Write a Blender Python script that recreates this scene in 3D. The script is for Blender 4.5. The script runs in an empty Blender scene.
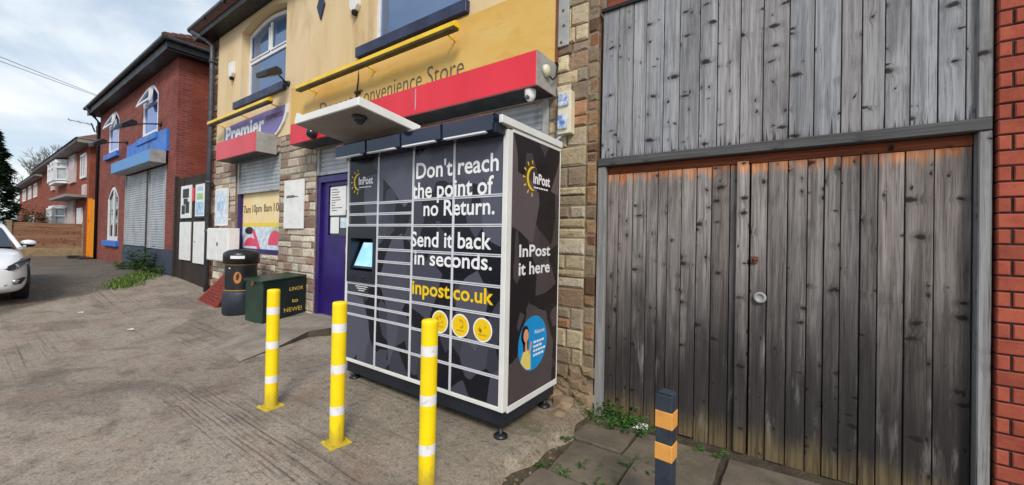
import bpy, bmesh, math, random
from mathutils import Vector, Matrix, Euler

# ------------------------------------------------------------------ camera, world, sun
sc = bpy.context.scene
COL = sc.collection
cam_d = bpy.data.cameras.new('camera')
cam = bpy.data.objects.new('camera', cam_d)
COL.objects.link(cam)
cam_d.sensor_fit = 'HORIZONTAL'
cam_d.sensor_width = 36.0
cam_d.lens = 387.7 / 1024 * 36
cam_d.shift_y = -7.44 / 1024
cam_d.clip_start = 0.05
cam_d.clip_end = 3000
YAW, PITCH, ROLL = 0.60813, 0.0098515, 0.020755
fw = Vector((-math.sin(YAW) * math.cos(PITCH), math.cos(YAW) * math.cos(PITCH), math.sin(PITCH)))
rt = Vector((math.cos(YAW), math.sin(YAW), 0))
up = rt.cross(fw)
r2 = math.cos(ROLL) * rt + math.sin(ROLL) * up
u2 = -math.sin(ROLL) * rt + math.cos(ROLL) * up
cam.matrix_world = Matrix(((r2.x, u2.x, -fw.x, 0), (r2.y, u2.y, -fw.y, 0), (r2.z, u2.z, -fw.z, 1.5), (0, 0, 0, 1)))
sc.camera = cam

SUN_EL, SUN_AZ = math.radians(40), math.radians(136)      # azimuth measured clockwise from +Y
world = bpy.data.worlds.new('World')
sc.world = world
world.use_nodes = True
wt = world.node_tree
wt.nodes.clear()
wo = wt.nodes.new('ShaderNodeOutputWorld')
bg = wt.nodes.new('ShaderNodeBackground')
bg.inputs['Strength'].default_value = 0.09
sky = wt.nodes.new('ShaderNodeTexSky')
sky.sky_type = 'NISHITA'
sky.sun_disc = False
sky.sun_elevation = SUN_EL
sky.sun_rotation = SUN_AZ
sky.dust_density = 1.5
tc = wt.nodes.new('ShaderNodeTexCoord')
sep = wt.nodes.new('ShaderNodeSeparateXYZ')
wt.links.new(tc.outputs['Generated'], sep.inputs[0])
zc = wt.nodes.new('ShaderNodeMath'); zc.operation = 'MAXIMUM'; zc.inputs[1].default_value = 0.0
wt.links.new(sep.outputs['Z'], zc.inputs[0])
za = wt.nodes.new('ShaderNodeMath'); za.operation = 'ADD'; za.inputs[1].default_value = 0.22
wt.links.new(zc.outputs[0], za.inputs[0])
dv = wt.nodes.new('ShaderNodeVectorMath'); dv.operation = 'DIVIDE'
cz = wt.nodes.new('ShaderNodeCombineXYZ')
for i in range(3):
    wt.links.new(za.outputs[0], cz.inputs[i])
wt.links.new(tc.outputs['Generated'], dv.inputs[0])
wt.links.new(cz.outputs[0], dv.inputs[1])
cn = wt.nodes.new('ShaderNodeTexNoise')
cn.inputs['Scale'].default_value = 1.1
cn.inputs['Detail'].default_value = 7
cn.inputs['Roughness'].default_value = 0.55
cn.inputs['Distortion'].default_value = 0.5
wt.links.new(dv.outputs[0], cn.inputs['Vector'])
cr = wt.nodes.new('ShaderNodeValToRGB')
cr.color_ramp.elements[0].position = 0.41
cr.color_ramp.elements[0].color = (0.32, 0.32, 0.32, 1)
cr.color_ramp.elements[1].position = 0.56
cr.color_ramp.elements[1].color = (1, 1, 1, 1)
wt.links.new(cn.outputs['Fac'], cr.inputs[0])
cn2 = wt.nodes.new('ShaderNodeTexNoise')
cn2.inputs['Scale'].default_value = 2.3
cn2.inputs['Detail'].default_value = 6
wt.links.new(dv.outputs[0], cn2.inputs['Vector'])
cc = wt.nodes.new('ShaderNodeMix'); cc.data_type = 'RGBA'
cc.inputs['A'].default_value = (4.3, 5.1, 5.9, 1)
cc.inputs['B'].default_value = (6.3, 6.6, 6.8, 1)
mr = wt.nodes.new('ShaderNodeMapRange')
mr.inputs['From Min'].default_value = 0.35
mr.inputs['From Max'].default_value = 0.62
wt.links.new(cn2.outputs['Fac'], mr.inputs['Value'])
wt.links.new(mr.outputs[0], cc.inputs['Factor'])
sm = wt.nodes.new('ShaderNodeMix'); sm.data_type = 'RGBA'
wt.links.new(cr.outputs[0], sm.inputs['Factor'])
wt.links.new(sky.outputs[0], sm.inputs['A'])
wt.links.new(cc.outputs['Result'], sm.inputs['B'])
wt.links.new(sm.outputs['Result'], bg.inputs['Color'])
wt.links.new(bg.outputs[0], wo.inputs['Surface'])

sun_d = bpy.data.lights.new('sun', 'SUN')
sun_d.energy = 1.5
sun_d.angle = math.radians(18)
sun_d.color = (1.0, 0.95, 0.87)
sun = bpy.data.objects.new('sun', sun_d)
COL.objects.link(sun)
sd = Vector((math.sin(SUN_AZ) * math.cos(SUN_EL), math.cos(SUN_AZ) * math.cos(SUN_EL), math.sin(SUN_EL)))
sun.rotation_euler = sd.to_track_quat('Z', 'Y').to_euler()

sc.view_settings.view_transform = 'Standard'
sc.view_settings.look = 'None'
sc.view_settings.gamma = 1
sc.view_settings.use_curve_mapping = False
sc.view_settings.exposure = 0.8
sc.render.engine = 'CYCLES'
sc.cycles.max_bounces = 6
sc.cycles.use_denoising = True

R = random.Random(11)
PI = math.pi


# ------------------------------------------------------------------ materials
def S(r, g, b, k=1.0):
    def f(c):
        c = c / 255
        return (c / 12.92 if c <= 0.04045 else ((c + 0.055) / 1.055) ** 2.4) * k
    return (f(r), f(g), f(b), 1)


class NT:
    def __init__(self, name):
        self.m = bpy.data.materials.new(name)
        self.m.use_nodes = True
        self.t = self.m.node_tree
        self.b = self.t.nodes['Principled BSDF']

    def n(self, typ, **kw):
        nd = self.t.nodes.new(typ)
        for k, v in kw.items():
            setattr(nd, k, v)
        return nd

    def l(self, a, b):
        self.t.links.new(a, b)

    def val(self, sock, v):
        if hasattr(v, 'is_linked') or isinstance(v, bpy.types.NodeSocket):
            self.l(v, sock)
        else:
            sock.default_value = v

    def math(self, op, a, b=0.0, c=0.0, clamp=False):
        nd = self.n('ShaderNodeMath', operation=op)
        nd.use_clamp = clamp
        for i, v in enumerate((a, b, c)):
            self.val(nd.inputs[i], v)
        return nd.outputs[0]

    def mix(self, f, a, b, blend='MIX'):
        nd = self.n('ShaderNodeMix', data_type='RGBA', blend_type=blend)
        self.val(nd.inputs['Factor'], f)
        self.val(nd.inputs['A'], a)
        self.val(nd.inputs['B'], b)
        return nd.outputs['Result']

    def pos(self):
        return self.n('ShaderNodeNewGeometry').outputs['Position']

    def uv(self):
        return self.n('ShaderNodeUVMap').outputs[0]

    def objc(self):
        return self.n('ShaderNodeTexCoord').outputs['Object']

    def scale(self, v, s, off=(0, 0, 0)):
        nd = self.n('ShaderNodeMapping')
        self.l(v, nd.inputs['Vector'])
        nd.inputs['Scale'].default_value = s if hasattr(s, '__len__') else (s, s, s)
        nd.inputs['Location'].default_value = off
        return nd.outputs[0]

    def noise(self, v, s=5.0, d=4.0, r=0.55, dist=0.0):
        nd = self.n('ShaderNodeTexNoise')
        self.l(v, nd.inputs['Vector'])
        nd.inputs['Scale'].default_value = s
        nd.inputs['Detail'].default_value = d
        nd.inputs['Roughness'].default_value = r
        nd.inputs['Distortion'].default_value = dist
        return nd.outputs['Fac']

    def ramp(self, f, a, b, lo=0.0, hi=1.0):
        nd = self.n('ShaderNodeMapRange')
        nd.interpolation_type = 'SMOOTHSTEP'
        self.val(nd.inputs['Value'], f)
        nd.inputs['From Min'].default_value = a
        nd.inputs['From Max'].default_value = b
        nd.inputs['To Min'].default_value = lo
        nd.inputs['To Max'].default_value = hi
        return nd.outputs[0]

    def bump(self, h, strength=0.3, dist=0.01):
        nd = self.n('ShaderNodeBump')
        nd.inputs['Strength'].default_value = strength
        nd.inputs['Distance'].default_value = dist
        self.l(h, nd.inputs['Height'])
        self.l(nd.outputs[0], self.b.inputs['Normal'])

    def col(self):
        nd = self.n('ShaderNodeVertexColor')
        nd.layer_name = 'tint'
        return nd.outputs['Color']

    def base(self, c):
        self.val(self.b.inputs['Base Color'], c)

    def rough(self, r):
        self.val(self.b.inputs['Roughness'], r)


def mixed(name, c1, c2, scale=6, rough=0.6, bump=0.0, metal=0.0, spec=None, dirt=None, dirt_amt=0.5, dscale=3, vert=1.0, bscale=60, bdist=0.004):
    """paint, plaster or plastic with two noise-blended tones and optional blotches of dirt"""
    k = NT(name)
    p = k.pos()
    f = k.ramp(k.noise(k.scale(p, (1, 1, vert)), scale, 6, 0.6), 0.3, 0.7)
    c = k.mix(f, c1, c2)
    if dirt:
        g = k.ramp(k.noise(k.scale(p, (1, 1, vert)), dscale, 8, 0.68, 0.3), 0.52, 0.72, 0, dirt_amt)
        c = k.mix(g, c, dirt)
    k.base(c)
    k.rough(k.ramp(f, 0, 1, max(rough - 0.07, 0.03), min(rough + 0.07, 1)))
    k.b.inputs['Metallic'].default_value = metal
    if spec is not None:
        k.b.inputs['Specular IOR Level'].default_value = spec
    if bump:
        k.bump(k.noise(p, bscale, 4), bump, bdist)
    return k.m


def plain(name, c, rough=0.5, metal=0.0, spec=None):
    k = NT(name)
    f = k.noise(k.pos(), 9, 4)
    k.base(k.mix(k.ramp(f, 0.3, 0.7), (c[0] * 0.93, c[1] * 0.93, c[2] * 0.93, 1), c))
    k.rough(rough)
    k.b.inputs['Metallic'].default_value = metal
    if spec is not None:
        k.b.inputs['Specular IOR Level'].default_value = spec
    return k.m


def m_ground():
    k = NT('worn concrete forecourt')
    p = k.pos()
    big = k.noise(p, 0.55, 5, 0.6, 0.4)
    mid = k.noise(p, 2.4, 7, 0.62, 0.5)
    fine = k.noise(p, 55, 3, 0.7)
    agg = k.noise(p, 160, 2, 0.6)
    c = k.mix(k.ramp(big, 0.35, 0.65), S(148, 137, 125), S(170, 158, 145))
    c = k.mix(k.ramp(mid, 0.46, 0.7, 0, 0.55), c, S(94, 84, 76))
    c = k.mix(k.ramp(k.noise(k.scale(p, 1, (7, 3, 0)), 1.6, 8, 0.7, 0.8), 0.56, 0.7, 0, 0.7), c, S(176, 160, 143))
    # tyre and rake streaks running along the frontage
    st = k.noise(k.scale(p, (0.22, 15, 1)), 1.6, 5, 0.6, 0.12)
    stm = k.ramp(k.noise(k.scale(p, (0.25, 0.9, 1), (2, 1, 0)), 1.0, 3), 0.44, 0.6)
    c = k.mix(k.math('MULTIPLY', k.ramp(st, 0.5, 0.66), k.math('MULTIPLY', stm, 0.55)), c, S(72, 65, 60))
    st2 = k.noise(k.scale(p, (0.5, 22, 1), (9, 4, 0)), 1.3, 4, 0.6, 0.1)
    c = k.mix(k.math('MULTIPLY', k.ramp(st2, 0.58, 0.7), k.math('MULTIPLY', stm, 0.6)), c, S(172, 162, 150))
    patch = k.ramp(k.noise(k.scale(p, (0.5, 1.1, 1), (3, 8, 0)), 0.9, 4, 0.5), 0.55, 0.6)
    c = k.mix(k.math('MULTIPLY', patch, 0.4), c, S(96, 89, 82))
    # darker tarmac beyond the forecourt edge
    sx = k.n('ShaderNodeSeparateXYZ'); k.l(p, sx.inputs[0])
    edge = k.math('ADD', k.math('ADD', sx.outputs['X'], k.math('MULTIPLY', sx.outputs['Y'], 1.14)),
                  k.math('MULTIPLY', k.noise(p, 1.3, 5), 1.0))
    far = k.ramp(edge, -9.75, -9.45, 1, 0)
    tar = k.mix(k.ramp(mid, 0.35, 0.65), S(74, 69, 63), S(98, 92, 84))
    c = k.mix(k.math('MULTIPLY', far, 0.85), c, tar)
    band = k.math('MULTIPLY', k.ramp(edge, -9.75, -9.5), k.ramp(edge, -9.3, -9.0, 1, 0))
    c = k.mix(k.math('MULTIPLY', band, 0.35), c, S(150, 140, 120))
    # pale pad of cleaner concrete by the cabinets, with green algae at its edge
    pad = k.math('MULTIPLY', k.ramp(sx.outputs['X'], -4.3, -3.2), k.ramp(k.math('ADD', sx.outputs['Y'], k.math('MULTIPLY', mid, 0.7)), 1.5, 2.6))
    c = k.mix(k.math('MULTIPLY', pad, 0.5), c, S(150, 138, 116))
    alg = k.math('MULTIPLY', k.ramp(sx.outputs['X'], -2.6, -1.6), k.ramp(sx.outputs['Y'], 1.9, 2.9))
    c = k.mix(k.math('MULTIPLY', alg, k.ramp(mid, 0.4, 0.62, 0, 0.6)), c, S(96, 92, 52))
    # cracks
    wv = k.n('ShaderNodeVectorMath', operation='ADD')
    k.l(p, wv.inputs[0])
    nc = k.n('ShaderNodeTexNoise'); nc.inputs['Scale'].default_value = 1.7; nc.inputs['Detail'].default_value = 5
    k.l(p, nc.inputs['Vector'])
    sc_ = k.n('ShaderNodeVectorMath', operation='SCALE'); sc_.inputs['Scale'].default_value = 0.7
    k.l(nc.outputs['Color'], sc_.inputs[0]); k.l(sc_.outputs[0], wv.inputs[1])
    vo = k.n('ShaderNodeTexVoronoi', feature='DISTANCE_TO_EDGE'); vo.inputs['Scale'].default_value = 0.42
    k.l(wv.outputs[0], vo.inputs['Vector'])
    crk = k.math('MULTIPLY', k.ramp(vo.outputs['Distance'], 0.001, 0.006, 1, 0), k.ramp(big, 0.5, 0.58))
    c = k.mix(k.math('MULTIPLY', crk, 0.12), c, S(66, 60, 54))
    grit = k.noise(p, 17, 8, 0.8, 0.3)
    c = k.mix(k.ramp(grit, 0.51, 0.66, 0, 0.75), c, S(78, 70, 64))
    c = k.mix(k.ramp(grit, 0.47, 0.34, 0, 0.6), c, S(186, 173, 158))
    rose = k.noise(p, 1.1, 6, 0.6, 0.5)
    c = k.mix(k.ramp(rose, 0.5, 0.7, 0, 0.35), c, S(150, 118, 102))
    # ridged marks left when the slab was tamped
    gb_ = k.math('MULTIPLY', k.ramp(sx.outputs['Y'], 1.02, 1.12), k.ramp(sx.outputs['Y'], 1.42, 1.52, 1, 0))
    gb_ = k.math('MULTIPLY', gb_, k.math('MULTIPLY', k.ramp(sx.outputs['X'], -5.2, -4.2), k.ramp(sx.outputs['X'], -1.8, -2.2, 0, 1)))
    rid = k.math('SINE', k.math('MULTIPLY', k.math('ADD', sx.outputs['Y'], k.math('MULTIPLY', k.noise(k.scale(p, (0.8, 4, 1)), 2.0, 4), 0.035)), 165.0))
    rid = k.math('MULTIPLY', k.ramp(rid, -0.2, 0.9), k.math('MULTIPLY', gb_, k.ramp(k.noise(k.scale(p, (1.2, 6, 1)), 2.0, 4), 0.42, 0.6)))
    c = k.mix(k.math('MULTIPLY', rid, 0.42), c, S(74, 66, 60))
    c = k.mix(k.ramp(fine, 0.35, 0.75, 0, 0.5), c, S(72, 64, 58))
    c = k.mix(k.ramp(agg, 0.62, 0.75, 0, 0.55), c, S(176, 166, 152))
    k.base(c)
    k.rough(0.88)
    k.b.inputs['Specular IOR Level'].default_value = 0.25
    h = k.math('ADD', k.math('MULTIPLY', fine, 0.6), k.math('ADD', k.math('MULTIPLY', k.noise(p, 14, 5, 0.65), 0.6), k.math('SUBTRACT', k.math('MULTIPLY', k.math('MULTIPLY', st, stm), 0.9), k.math('MULTIPLY', rid, 0.5))))
    k.bump(h, 0.55, 0.02)
    return k.m


def m_wood(name, light, mid, dark, grime=0.0, fresh=0.0, knots=0.5, zlow=0.0, ztop=2.18, foot=None):
    """weathered board wood; UV holds metres across / along each board"""
    k = NT(name)
    uv = k.uv()
    p = k.pos()
    sp = k.n('ShaderNodeSeparateXYZ'); k.l(p, sp.inputs[0])
    warp = k.n('ShaderNodeTexNoise'); warp.inputs['Scale'].default_value = 2.2; warp.inputs['Detail'].default_value = 2
    k.l(k.scale(uv, (1.0, 0.3, 1)), warp.inputs['Vector'])
    warp2 = k.n('ShaderNodeTexNoise'); warp2.inputs['Scale'].default_value = 16; warp2.inputs['Detail'].default_value = 3
    k.l(uv, warp2.inputs['Vector'])
    off = k.n('ShaderNodeVectorMath', operation='SCALE'); off.inputs['Scale'].default_value = 0.03
    k.l(warp.outputs['Color'], off.inputs[0])
    uw = k.n('ShaderNodeVectorMath', operation='ADD'); k.l(uv, uw.inputs[0]); k.l(off.outputs[0], uw.inputs[1])
    off2 = k.n('ShaderNodeVectorMath', operation='SCALE'); off2.inputs['Scale'].default_value = 0.045
    k.l(warp2.outputs['Color'], off2.inputs[0])
    uk = k.n('ShaderNodeVectorMath', operation='ADD'); k.l(uw.outputs[0], uk.inputs[0]); k.l(off2.outputs[0], uk.inputs[1])
    knot = halo = None
    for sx_, sy_, pres, r0 in ((4.6, 9.5, knots, 0.2), (13.0, 9.0, knots * 0.5, 0.16)):
        vo = k.n('ShaderNodeTexVoronoi', feature='F1', voronoi_dimensions='2D')
        vo.inputs['Scale'].default_value = 1.0
        k.l(k.scale(uk.outputs[0], (sx_, sy_, 1)), vo.inputs['Vector'])
        sc2 = k.n('ShaderNodeSeparateColor'); k.l(vo.outputs['Color'], sc2.inputs[0])
        has = k.ramp(sc2.outputs[0], 1 - pres - 0.02, 1 - pres + 0.02)
        size = k.math('MULTIPLY_ADD', sc2.outputs[1], 0.8, 0.35)
        dk = k.math('DIVIDE', vo.outputs['Distance'], size)
        k1 = k.math('MULTIPLY', has, k.ramp(dk, r0 * 0.35, r0, 1, 0))
        h1 = k.math('MULTIPLY', has, k.ramp(dk, 0.1, 0.55, 1, 0))
        knot = k1 if knot is None else k.math('MAXIMUM', knot, k1)
        halo = h1 if halo is None else k.math('MAXIMUM', halo, h1)
    # grain bends round the knots
    bend = k.n('ShaderNodeCombineXYZ'); k.l(k.math('MULTIPLY', halo, 0.014), bend.inputs[0])
    ug = k.n('ShaderNodeVectorMath', operation='ADD'); k.l(uw.outputs[0], ug.inputs[0]); k.l(bend.outputs[0], ug.inputs[1])
    g1 = k.noise(k.scale(ug.outputs[0], (42, 1.1, 1)), 1.0, 6, 0.65, 0.2)
    g2 = k.noise(k.scale(ug.outputs[0], (190, 3.5, 1)), 1.0, 4, 0.7)
    blo = k.noise(k.scale(uv, (5, 1.4, 1)), 1.0, 6, 0.65, 0.4)
    c = k.mix(k.ramp(g1, 0.34, 0.66), mid, light)
    c = k.mix(k.ramp(g2, 0.5, 0.68, 0, 0.7), c, dark)
    g3 = k.noise(k.scale(uv, (75, 0.7, 1)), 1.0, 4, 0.7)
    c = k.mix(k.ramp(g3, 0.6, 0.68, 0, 0.8), c, (dark[0] * 0.5, dark[1] * 0.5, dark[2] * 0.5, 1))
    c = k.mix(k.ramp(blo, 0.5, 0.72, 0, 0.55), c, dark)
    br = k.noise(k.scale(uv, (16, 0.45, 1), (5, 2, 0)), 1.0, 5, 0.6, 0.15)
    c = k.mix(k.ramp(br, 0.52, 0.66, 0, 0.5), c, (mid[0] * 0.42, mid[1] * 0.42, mid[2] * 0.42, 1))
    c = k.mix(k.ramp(br, 0.44, 0.3, 0, 0.5), c, (light[0] * 1.12, light[1] * 1.12, light[2] * 1.14, 1))
    if fresh:
        fz = k.math('ADD', sp.outputs['Z'], k.math('MULTIPLY', k.math('SUBTRACT', k.noise(k.scale(uv, (24, 0.8, 1)), 1.0, 5, 0.65), 0.5), 0.3))
        ff = k.math('MULTIPLY', k.math('MULTIPLY', k.ramp(k.noise(k.scale(uv, (14, 0.5, 1), (1, 7, 0)), 1.0, 4), 0.34, 0.56, 0.25, 1), k.ramp(fz, ztop - 0.11, ztop - 0.015)), fresh)
        c = k.mix(ff, c, k.mix(k.ramp(g1, 0.35, 0.65), S(176, 104, 60), S(222, 160, 116)))
    c = k.mix(1.0, c, k.col(), 'MULTIPLY')
    if grime:
        nz = k.noise(k.scale(uv, (9, 0.9, 1)), 1.0, 6, 0.6, 0.3)
        gz = k.math('ADD', sp.outputs['Z'], k.math('MULTIPLY', k.math('SUBTRACT', nz, 0.5), 1.6))
        gm = k.math('MULTIPLY', k.ramp(gz, zlow + 0.4, zlow + 1.85, 1, 0), grime)
        scr = k.noise(k.scale(uv, (11, 1.6, 1), (9, 3, 0)), 1.0, 6, 0.65, 0.2)
        gm = k.math('MULTIPLY', gm, k.ramp(scr, 0.56, 0.68, 1, 0.42))
        c = k.mix(gm, c, S(38, 35, 35))
        al = k.ramp(k.math('ADD', sp.outputs['Z'], k.math('MULTIPLY', k.math('SUBTRACT', blo, 0.5), 0.35)), zlow - 0.02, zlow + 0.24, 0.8, 0)
        c = k.mix(al, c, k.mix(k.ramp(g1, 0.4, 0.6), S(88, 74, 52), S(122, 106, 74)))
    if foot:
        fn_ = k.noise(k.scale(uv, (60, 0.6, 1)), 1.0, 4, 0.6)
        fz = k.math('SUBTRACT', sp.outputs['Z'], k.math('MULTIPLY', k.ramp(fn_, 0.5, 0.7), 0.14))
        c = k.mix(k.ramp(fz, foot - 0.05, foot + 0.03, 0.9, 0), c, S(52, 50, 50))
    c = k.mix(k.math('MULTIPLY', halo, 0.35), c, dark)
    c = k.mix(k.math('MULTIPLY', knot, 0.93), c, S(34, 29, 27))
    k.base(c)
    k.rough(0.82)
    k.b.inputs['Specular IOR Level'].default_value = 0.25
    h = k.math('ADD', k.math('MULTIPLY', g1, 0.6), k.math('ADD', k.math('MULTIPLY', g2, 0.6), k.math('MULTIPLY', knot, -0.8)))
    k.bump(h, 0.5, 0.006)
    return k.m


def m_stone():
    k = NT('coursed walling stone')
    p = k.pos()
    n1 = k.noise(p, 14, 8, 0.7, 0.4)
    n2 = k.noise(p, 60, 4, 0.7)
    n3 = k.noise(p, 5, 5, 0.6, 0.6)
    c = k.mix(k.ramp(n1, 0.4, 0.7, 0, 0.6), k.col(), k.mix(0.62, k.col(), (0.12, 0.1, 0.08, 1)))
    c = k.mix(k.ramp(n3, 0.55, 0.7, 0, 0.5), c, S(190, 166, 130))
    c = k.mix(k.ramp(n2, 0.6, 0.75, 0, 0.4), c, S(60, 50, 42))
    k.base(c)
    k.rough(0.9)
    k.b.inputs['Specular IOR Level'].default_value = 0.2
    k.bump(k.math('ADD', n1, k.math('MULTIPLY', n2, 0.5)), 1.0, 0.025)
    return k.m


def m_brick(name, a, b, mortar, sx=1.0, rot=False, dirt=None):
    k = NT(name)
    uv = k.uv()
    bt = k.n('ShaderNodeTexBrick')
    bt.inputs['Scale'].default_value = 1.0
    bt.inputs['Brick Width'].default_value = 0.225
    bt.inputs['Row Height'].default_value = 0.075
    bt.inputs['Mortar Size'].default_value = 0.006
    bt.inputs['Mortar Smooth'].default_value = 0.2
    bt.inputs['Bias'].default_value = 0.0
    bt.inputs['Color1'].default_value = a
    bt.inputs['Color2'].default_value = b
    bt.inputs['Mortar'].default_value = mortar
    k.l(uv, bt.inputs['Vector'])
    p = k.pos()
    n = k.noise(p, 1.2, 6, 0.65)
    n2 = k.noise(p, 40, 4, 0.7)
    c = k.mix(k.ramp(n, 0.4, 0.7, 0, 0.5), bt.outputs['Color'], dirt or (a[0] * 0.45, a[1] * 0.45, a[2] * 0.5, 1))
    c = k.mix(k.ramp(n2, 0.5, 0.75, 0, 0.35), c, (a[0] * 0.4, a[1] * 0.4, a[2] * 0.4, 1))
    k.base(c)
    k.rough(0.88)
    k.b.inputs['Specular IOR Level'].default_value = 0.2
    h = k.math('ADD', k.math('MULTIPLY', bt.outputs['Fac'], -1.0), k.math('MULTIPLY', n2, 0.3))
    k.bump(h, 0.6, 0.008)
    return k.m


def m_vinyl(name, dark, light, rough=0.22):
    """dark printed vinyl: big overlapping rounded silhouettes in two greys"""
    k = NT(name)
    p = k.scale(k.pos(), (1, 0.85, 0.62))
    nz = k.n('ShaderNodeTexNoise'); nz.inputs['Scale'].default_value = 2.0; nz.inputs['Detail'].default_value = 1.5
    k.l(p, nz.inputs['Vector'])
    s_ = k.n('ShaderNodeVectorMath', operation='SCALE'); s_.inputs['Scale'].default_value = 0.22
    k.l(nz.outputs['Color'], s_.inputs[0])
    ad = k.n('ShaderNodeVectorMath', operation='ADD'); k.l(p, ad.inputs[0]); k.l(s_.outputs[0], ad.inputs[1])
    fac = None
    for sc_, th, w in ((2.9, 0.58, 1.0), (5.6, 0.68, 0.6)):
        vo = k.n('ShaderNodeTexVoronoi', feature='F1'); vo.inputs['Scale'].default_value = sc_
        k.l(ad.outputs[0], vo.inputs['Vector'])
        q = k.n('ShaderNodeSeparateColor'); k.l(vo.outputs['Color'], q.inputs[0])
        m = k.math('MULTIPLY', k.ramp(q.outputs[0], th, th + 0.01), k.math('MULTIPLY_ADD', q.outputs[1], 0.5 * w, 0.5 * w))
        fac = m if fac is None else k.math('MAXIMUM', fac, m)
    k.base(k.mix(fac, dark, light))
    k.rough(k.ramp(k.noise(k.pos(), 3, 5, 0.6), 0.3, 0.7, rough - 0.04, rough + 0.08))
    k.b.inputs['Specular IOR Level'].default_value = 0.32
    k.bump(k.noise(k.pos(), 2.2, 2), 0.06, 0.03)
    return k.m


def m_glass(name, c, rough=0.04):
    k = NT(name)
    k.base(c)
    k.rough(rough)
    k.b.inputs['Specular IOR Level'].default_value = 1.0
    k.b.inputs['Metallic'].default_value = 0.35
    k.bump(k.noise(k.pos(), 1.6, 2), 0.05, 0.05)
    return k.m


def m_leaf(name, a, b, rough=0.55):
    k = NT(name)
    f = k.ramp(k.noise(k.pos(), 7, 4), 0.3, 0.7)
    c = k.mix(f, a, b)
    k.base(k.mix(1.0, c, k.col(), 'MULTIPLY'))
    k.rough(rough)
    k.b.inputs['Specular IOR Level'].default_value = 0.3
    return k.m


M = {}
M['ground'] = m_ground()
M['wood_top'] = m_wood('silvered boarding', S(170, 170, 173), S(138, 137, 140), S(82, 80, 83), knots=0.36, foot=2.26)
M['wood_gate'] = m_wood('weathered gate boards', S(164, 156, 153), S(116, 109, 106), S(52, 48, 47), grime=0.9, fresh=1.0, knots=0.26, zlow=-0.05, ztop=2.12)
M['wood_beam'] = m_wood('grey gate timber', S(100, 99, 101), S(78, 77, 78), S(48, 46, 46), knots=0.15)
M['wood_post'] = m_wood('pale grey gate post', S(158, 158, 158), S(134, 132, 132), S(84, 82, 80), knots=0.12)
M['wood_fresh'] = m_wood('sheltered red brown rail', S(150, 84, 58), S(122, 66, 46), S(74, 44, 34), knots=0.1)
M['wood_dark'] = m_wood('blackened passage boards', S(70, 62, 56), S(54, 47, 43), S(34, 30, 28), grime=0.0, knots=0.12)
M['wood_fence'] = m_wood('brown fence boards', S(164, 128, 102), S(138, 102, 80), S(92, 70, 58), knots=0.3)
M['wood_orange'] = m_wood('orange stained boards', S(236, 156, 40), S(222, 138, 28), S(176, 100, 20), knots=0.1)
M['stone'] = m_stone()
M['mortar'] = mixed('grey brown mortar', S(150, 134, 114), S(118, 104, 88), 20, 0.95, 0.5, bscale=90)
M['render'] = mixed('cream painted render', S(226, 203, 164), S(214, 187, 142), 1.4, 0.85, 0.35, dirt=S(172, 138, 98), dirt_amt=0.55, dscale=1.7, vert=0.3, bscale=120)
M['yellow_board'] = mixed('faded yellow board', S(214, 168, 76), S(220, 182, 104), 1.0, 0.5, 0.0, dirt=S(204, 150, 44), dirt_amt=0.8, dscale=1.1, vert=2.2)
M['brick_red'] = m_brick('dark red house brick', S(148, 74, 58), S(126, 60, 49), S(132, 96, 82))
M['brick_front'] = m_brick('plum red house brick', S(146, 80, 72), S(124, 64, 58), S(142, 110, 102))
M['brick_orange'] = m_brick('orange brown brick', S(158, 86, 66), S(138, 72, 57), S(112, 86, 72))
M['brick_new'] = mixed('smooth red brick', S(196, 82, 54), S(172, 64, 42), 9, 0.8, 0.4, dirt=S(120, 52, 40), dirt_amt=0.5, dscale=12)
M['mortar_dark'] = mixed('dark mortar', S(62, 40, 36), S(44, 32, 30), 20, 0.95, 0.4)
M['tile'] = mixed('brown roof tile', S(112, 74, 64), S(86, 58, 52), 14, 0.8, 0.4, dirt=S(80, 80, 66), dirt_amt=0.6)
M['black_trim'] = mixed('black painted trim', S(20, 22, 23), S(13, 15, 16), 6, 0.5)
M['gutter_black'] = mixed('black plastic gutter', S(18, 21, 21), S(28, 33, 31), 5, 0.35)
M['pipe_grey'] = mixed('grey painted pipe', S(78, 82, 90), S(58, 62, 70), 6, 0.5)
M['upvc'] = mixed('white window plastic', S(232, 234, 236), S(218, 220, 224), 5, 0.35, dirt=S(176, 172, 160), dirt_amt=0.35, dscale=6)
M['glass_sky'] = m_glass('window glass', S(96, 122, 160))
M['glass_dark'] = m_glass('dark glass', S(28, 34, 42))
M['glass_pale'] = mixed('pane with painted pale reflection', S(150, 160, 166), S(186, 192, 196), 1.5, 0.2)  # pale reflections on the bay panes put into the base colour
M['glass_blue'] = m_glass('glass with painted blue reflection', S(50, 96, 190))  # blue of the reflected sky painted into the pane colour
M['sill_navy'] = mixed('navy painted sill', S(42, 52, 84), S(30, 38, 66), 4, 0.5, dirt=S(70, 72, 84), dirt_amt=0.4, dscale=8)
M['blue_paint'] = mixed('bright blue paint', S(54, 120, 206), S(44, 104, 190), 3, 0.5, dirt=S(84, 120, 170), dirt_amt=0.6, dscale=2)
M['blue_faded'] = mixed('faded blue paint', S(70, 136, 200), S(96, 152, 206), 2, 0.5, dirt=S(120, 138, 156), dirt_amt=0.7, dscale=3)
M['navy_plinth'] = mixed('dark blue plinth paint', S(44, 54, 74), S(60, 68, 84), 3, 0.7, 0.3, dirt=S(80, 76, 72), dirt_amt=0.6)
M['red_fascia'] = mixed('red fascia panel', S(226, 44, 62), S(214, 36, 54), 1.2, 0.4, dirt=S(190, 60, 66), dirt_amt=0.35, dscale=1.6, vert=0.3)
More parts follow.
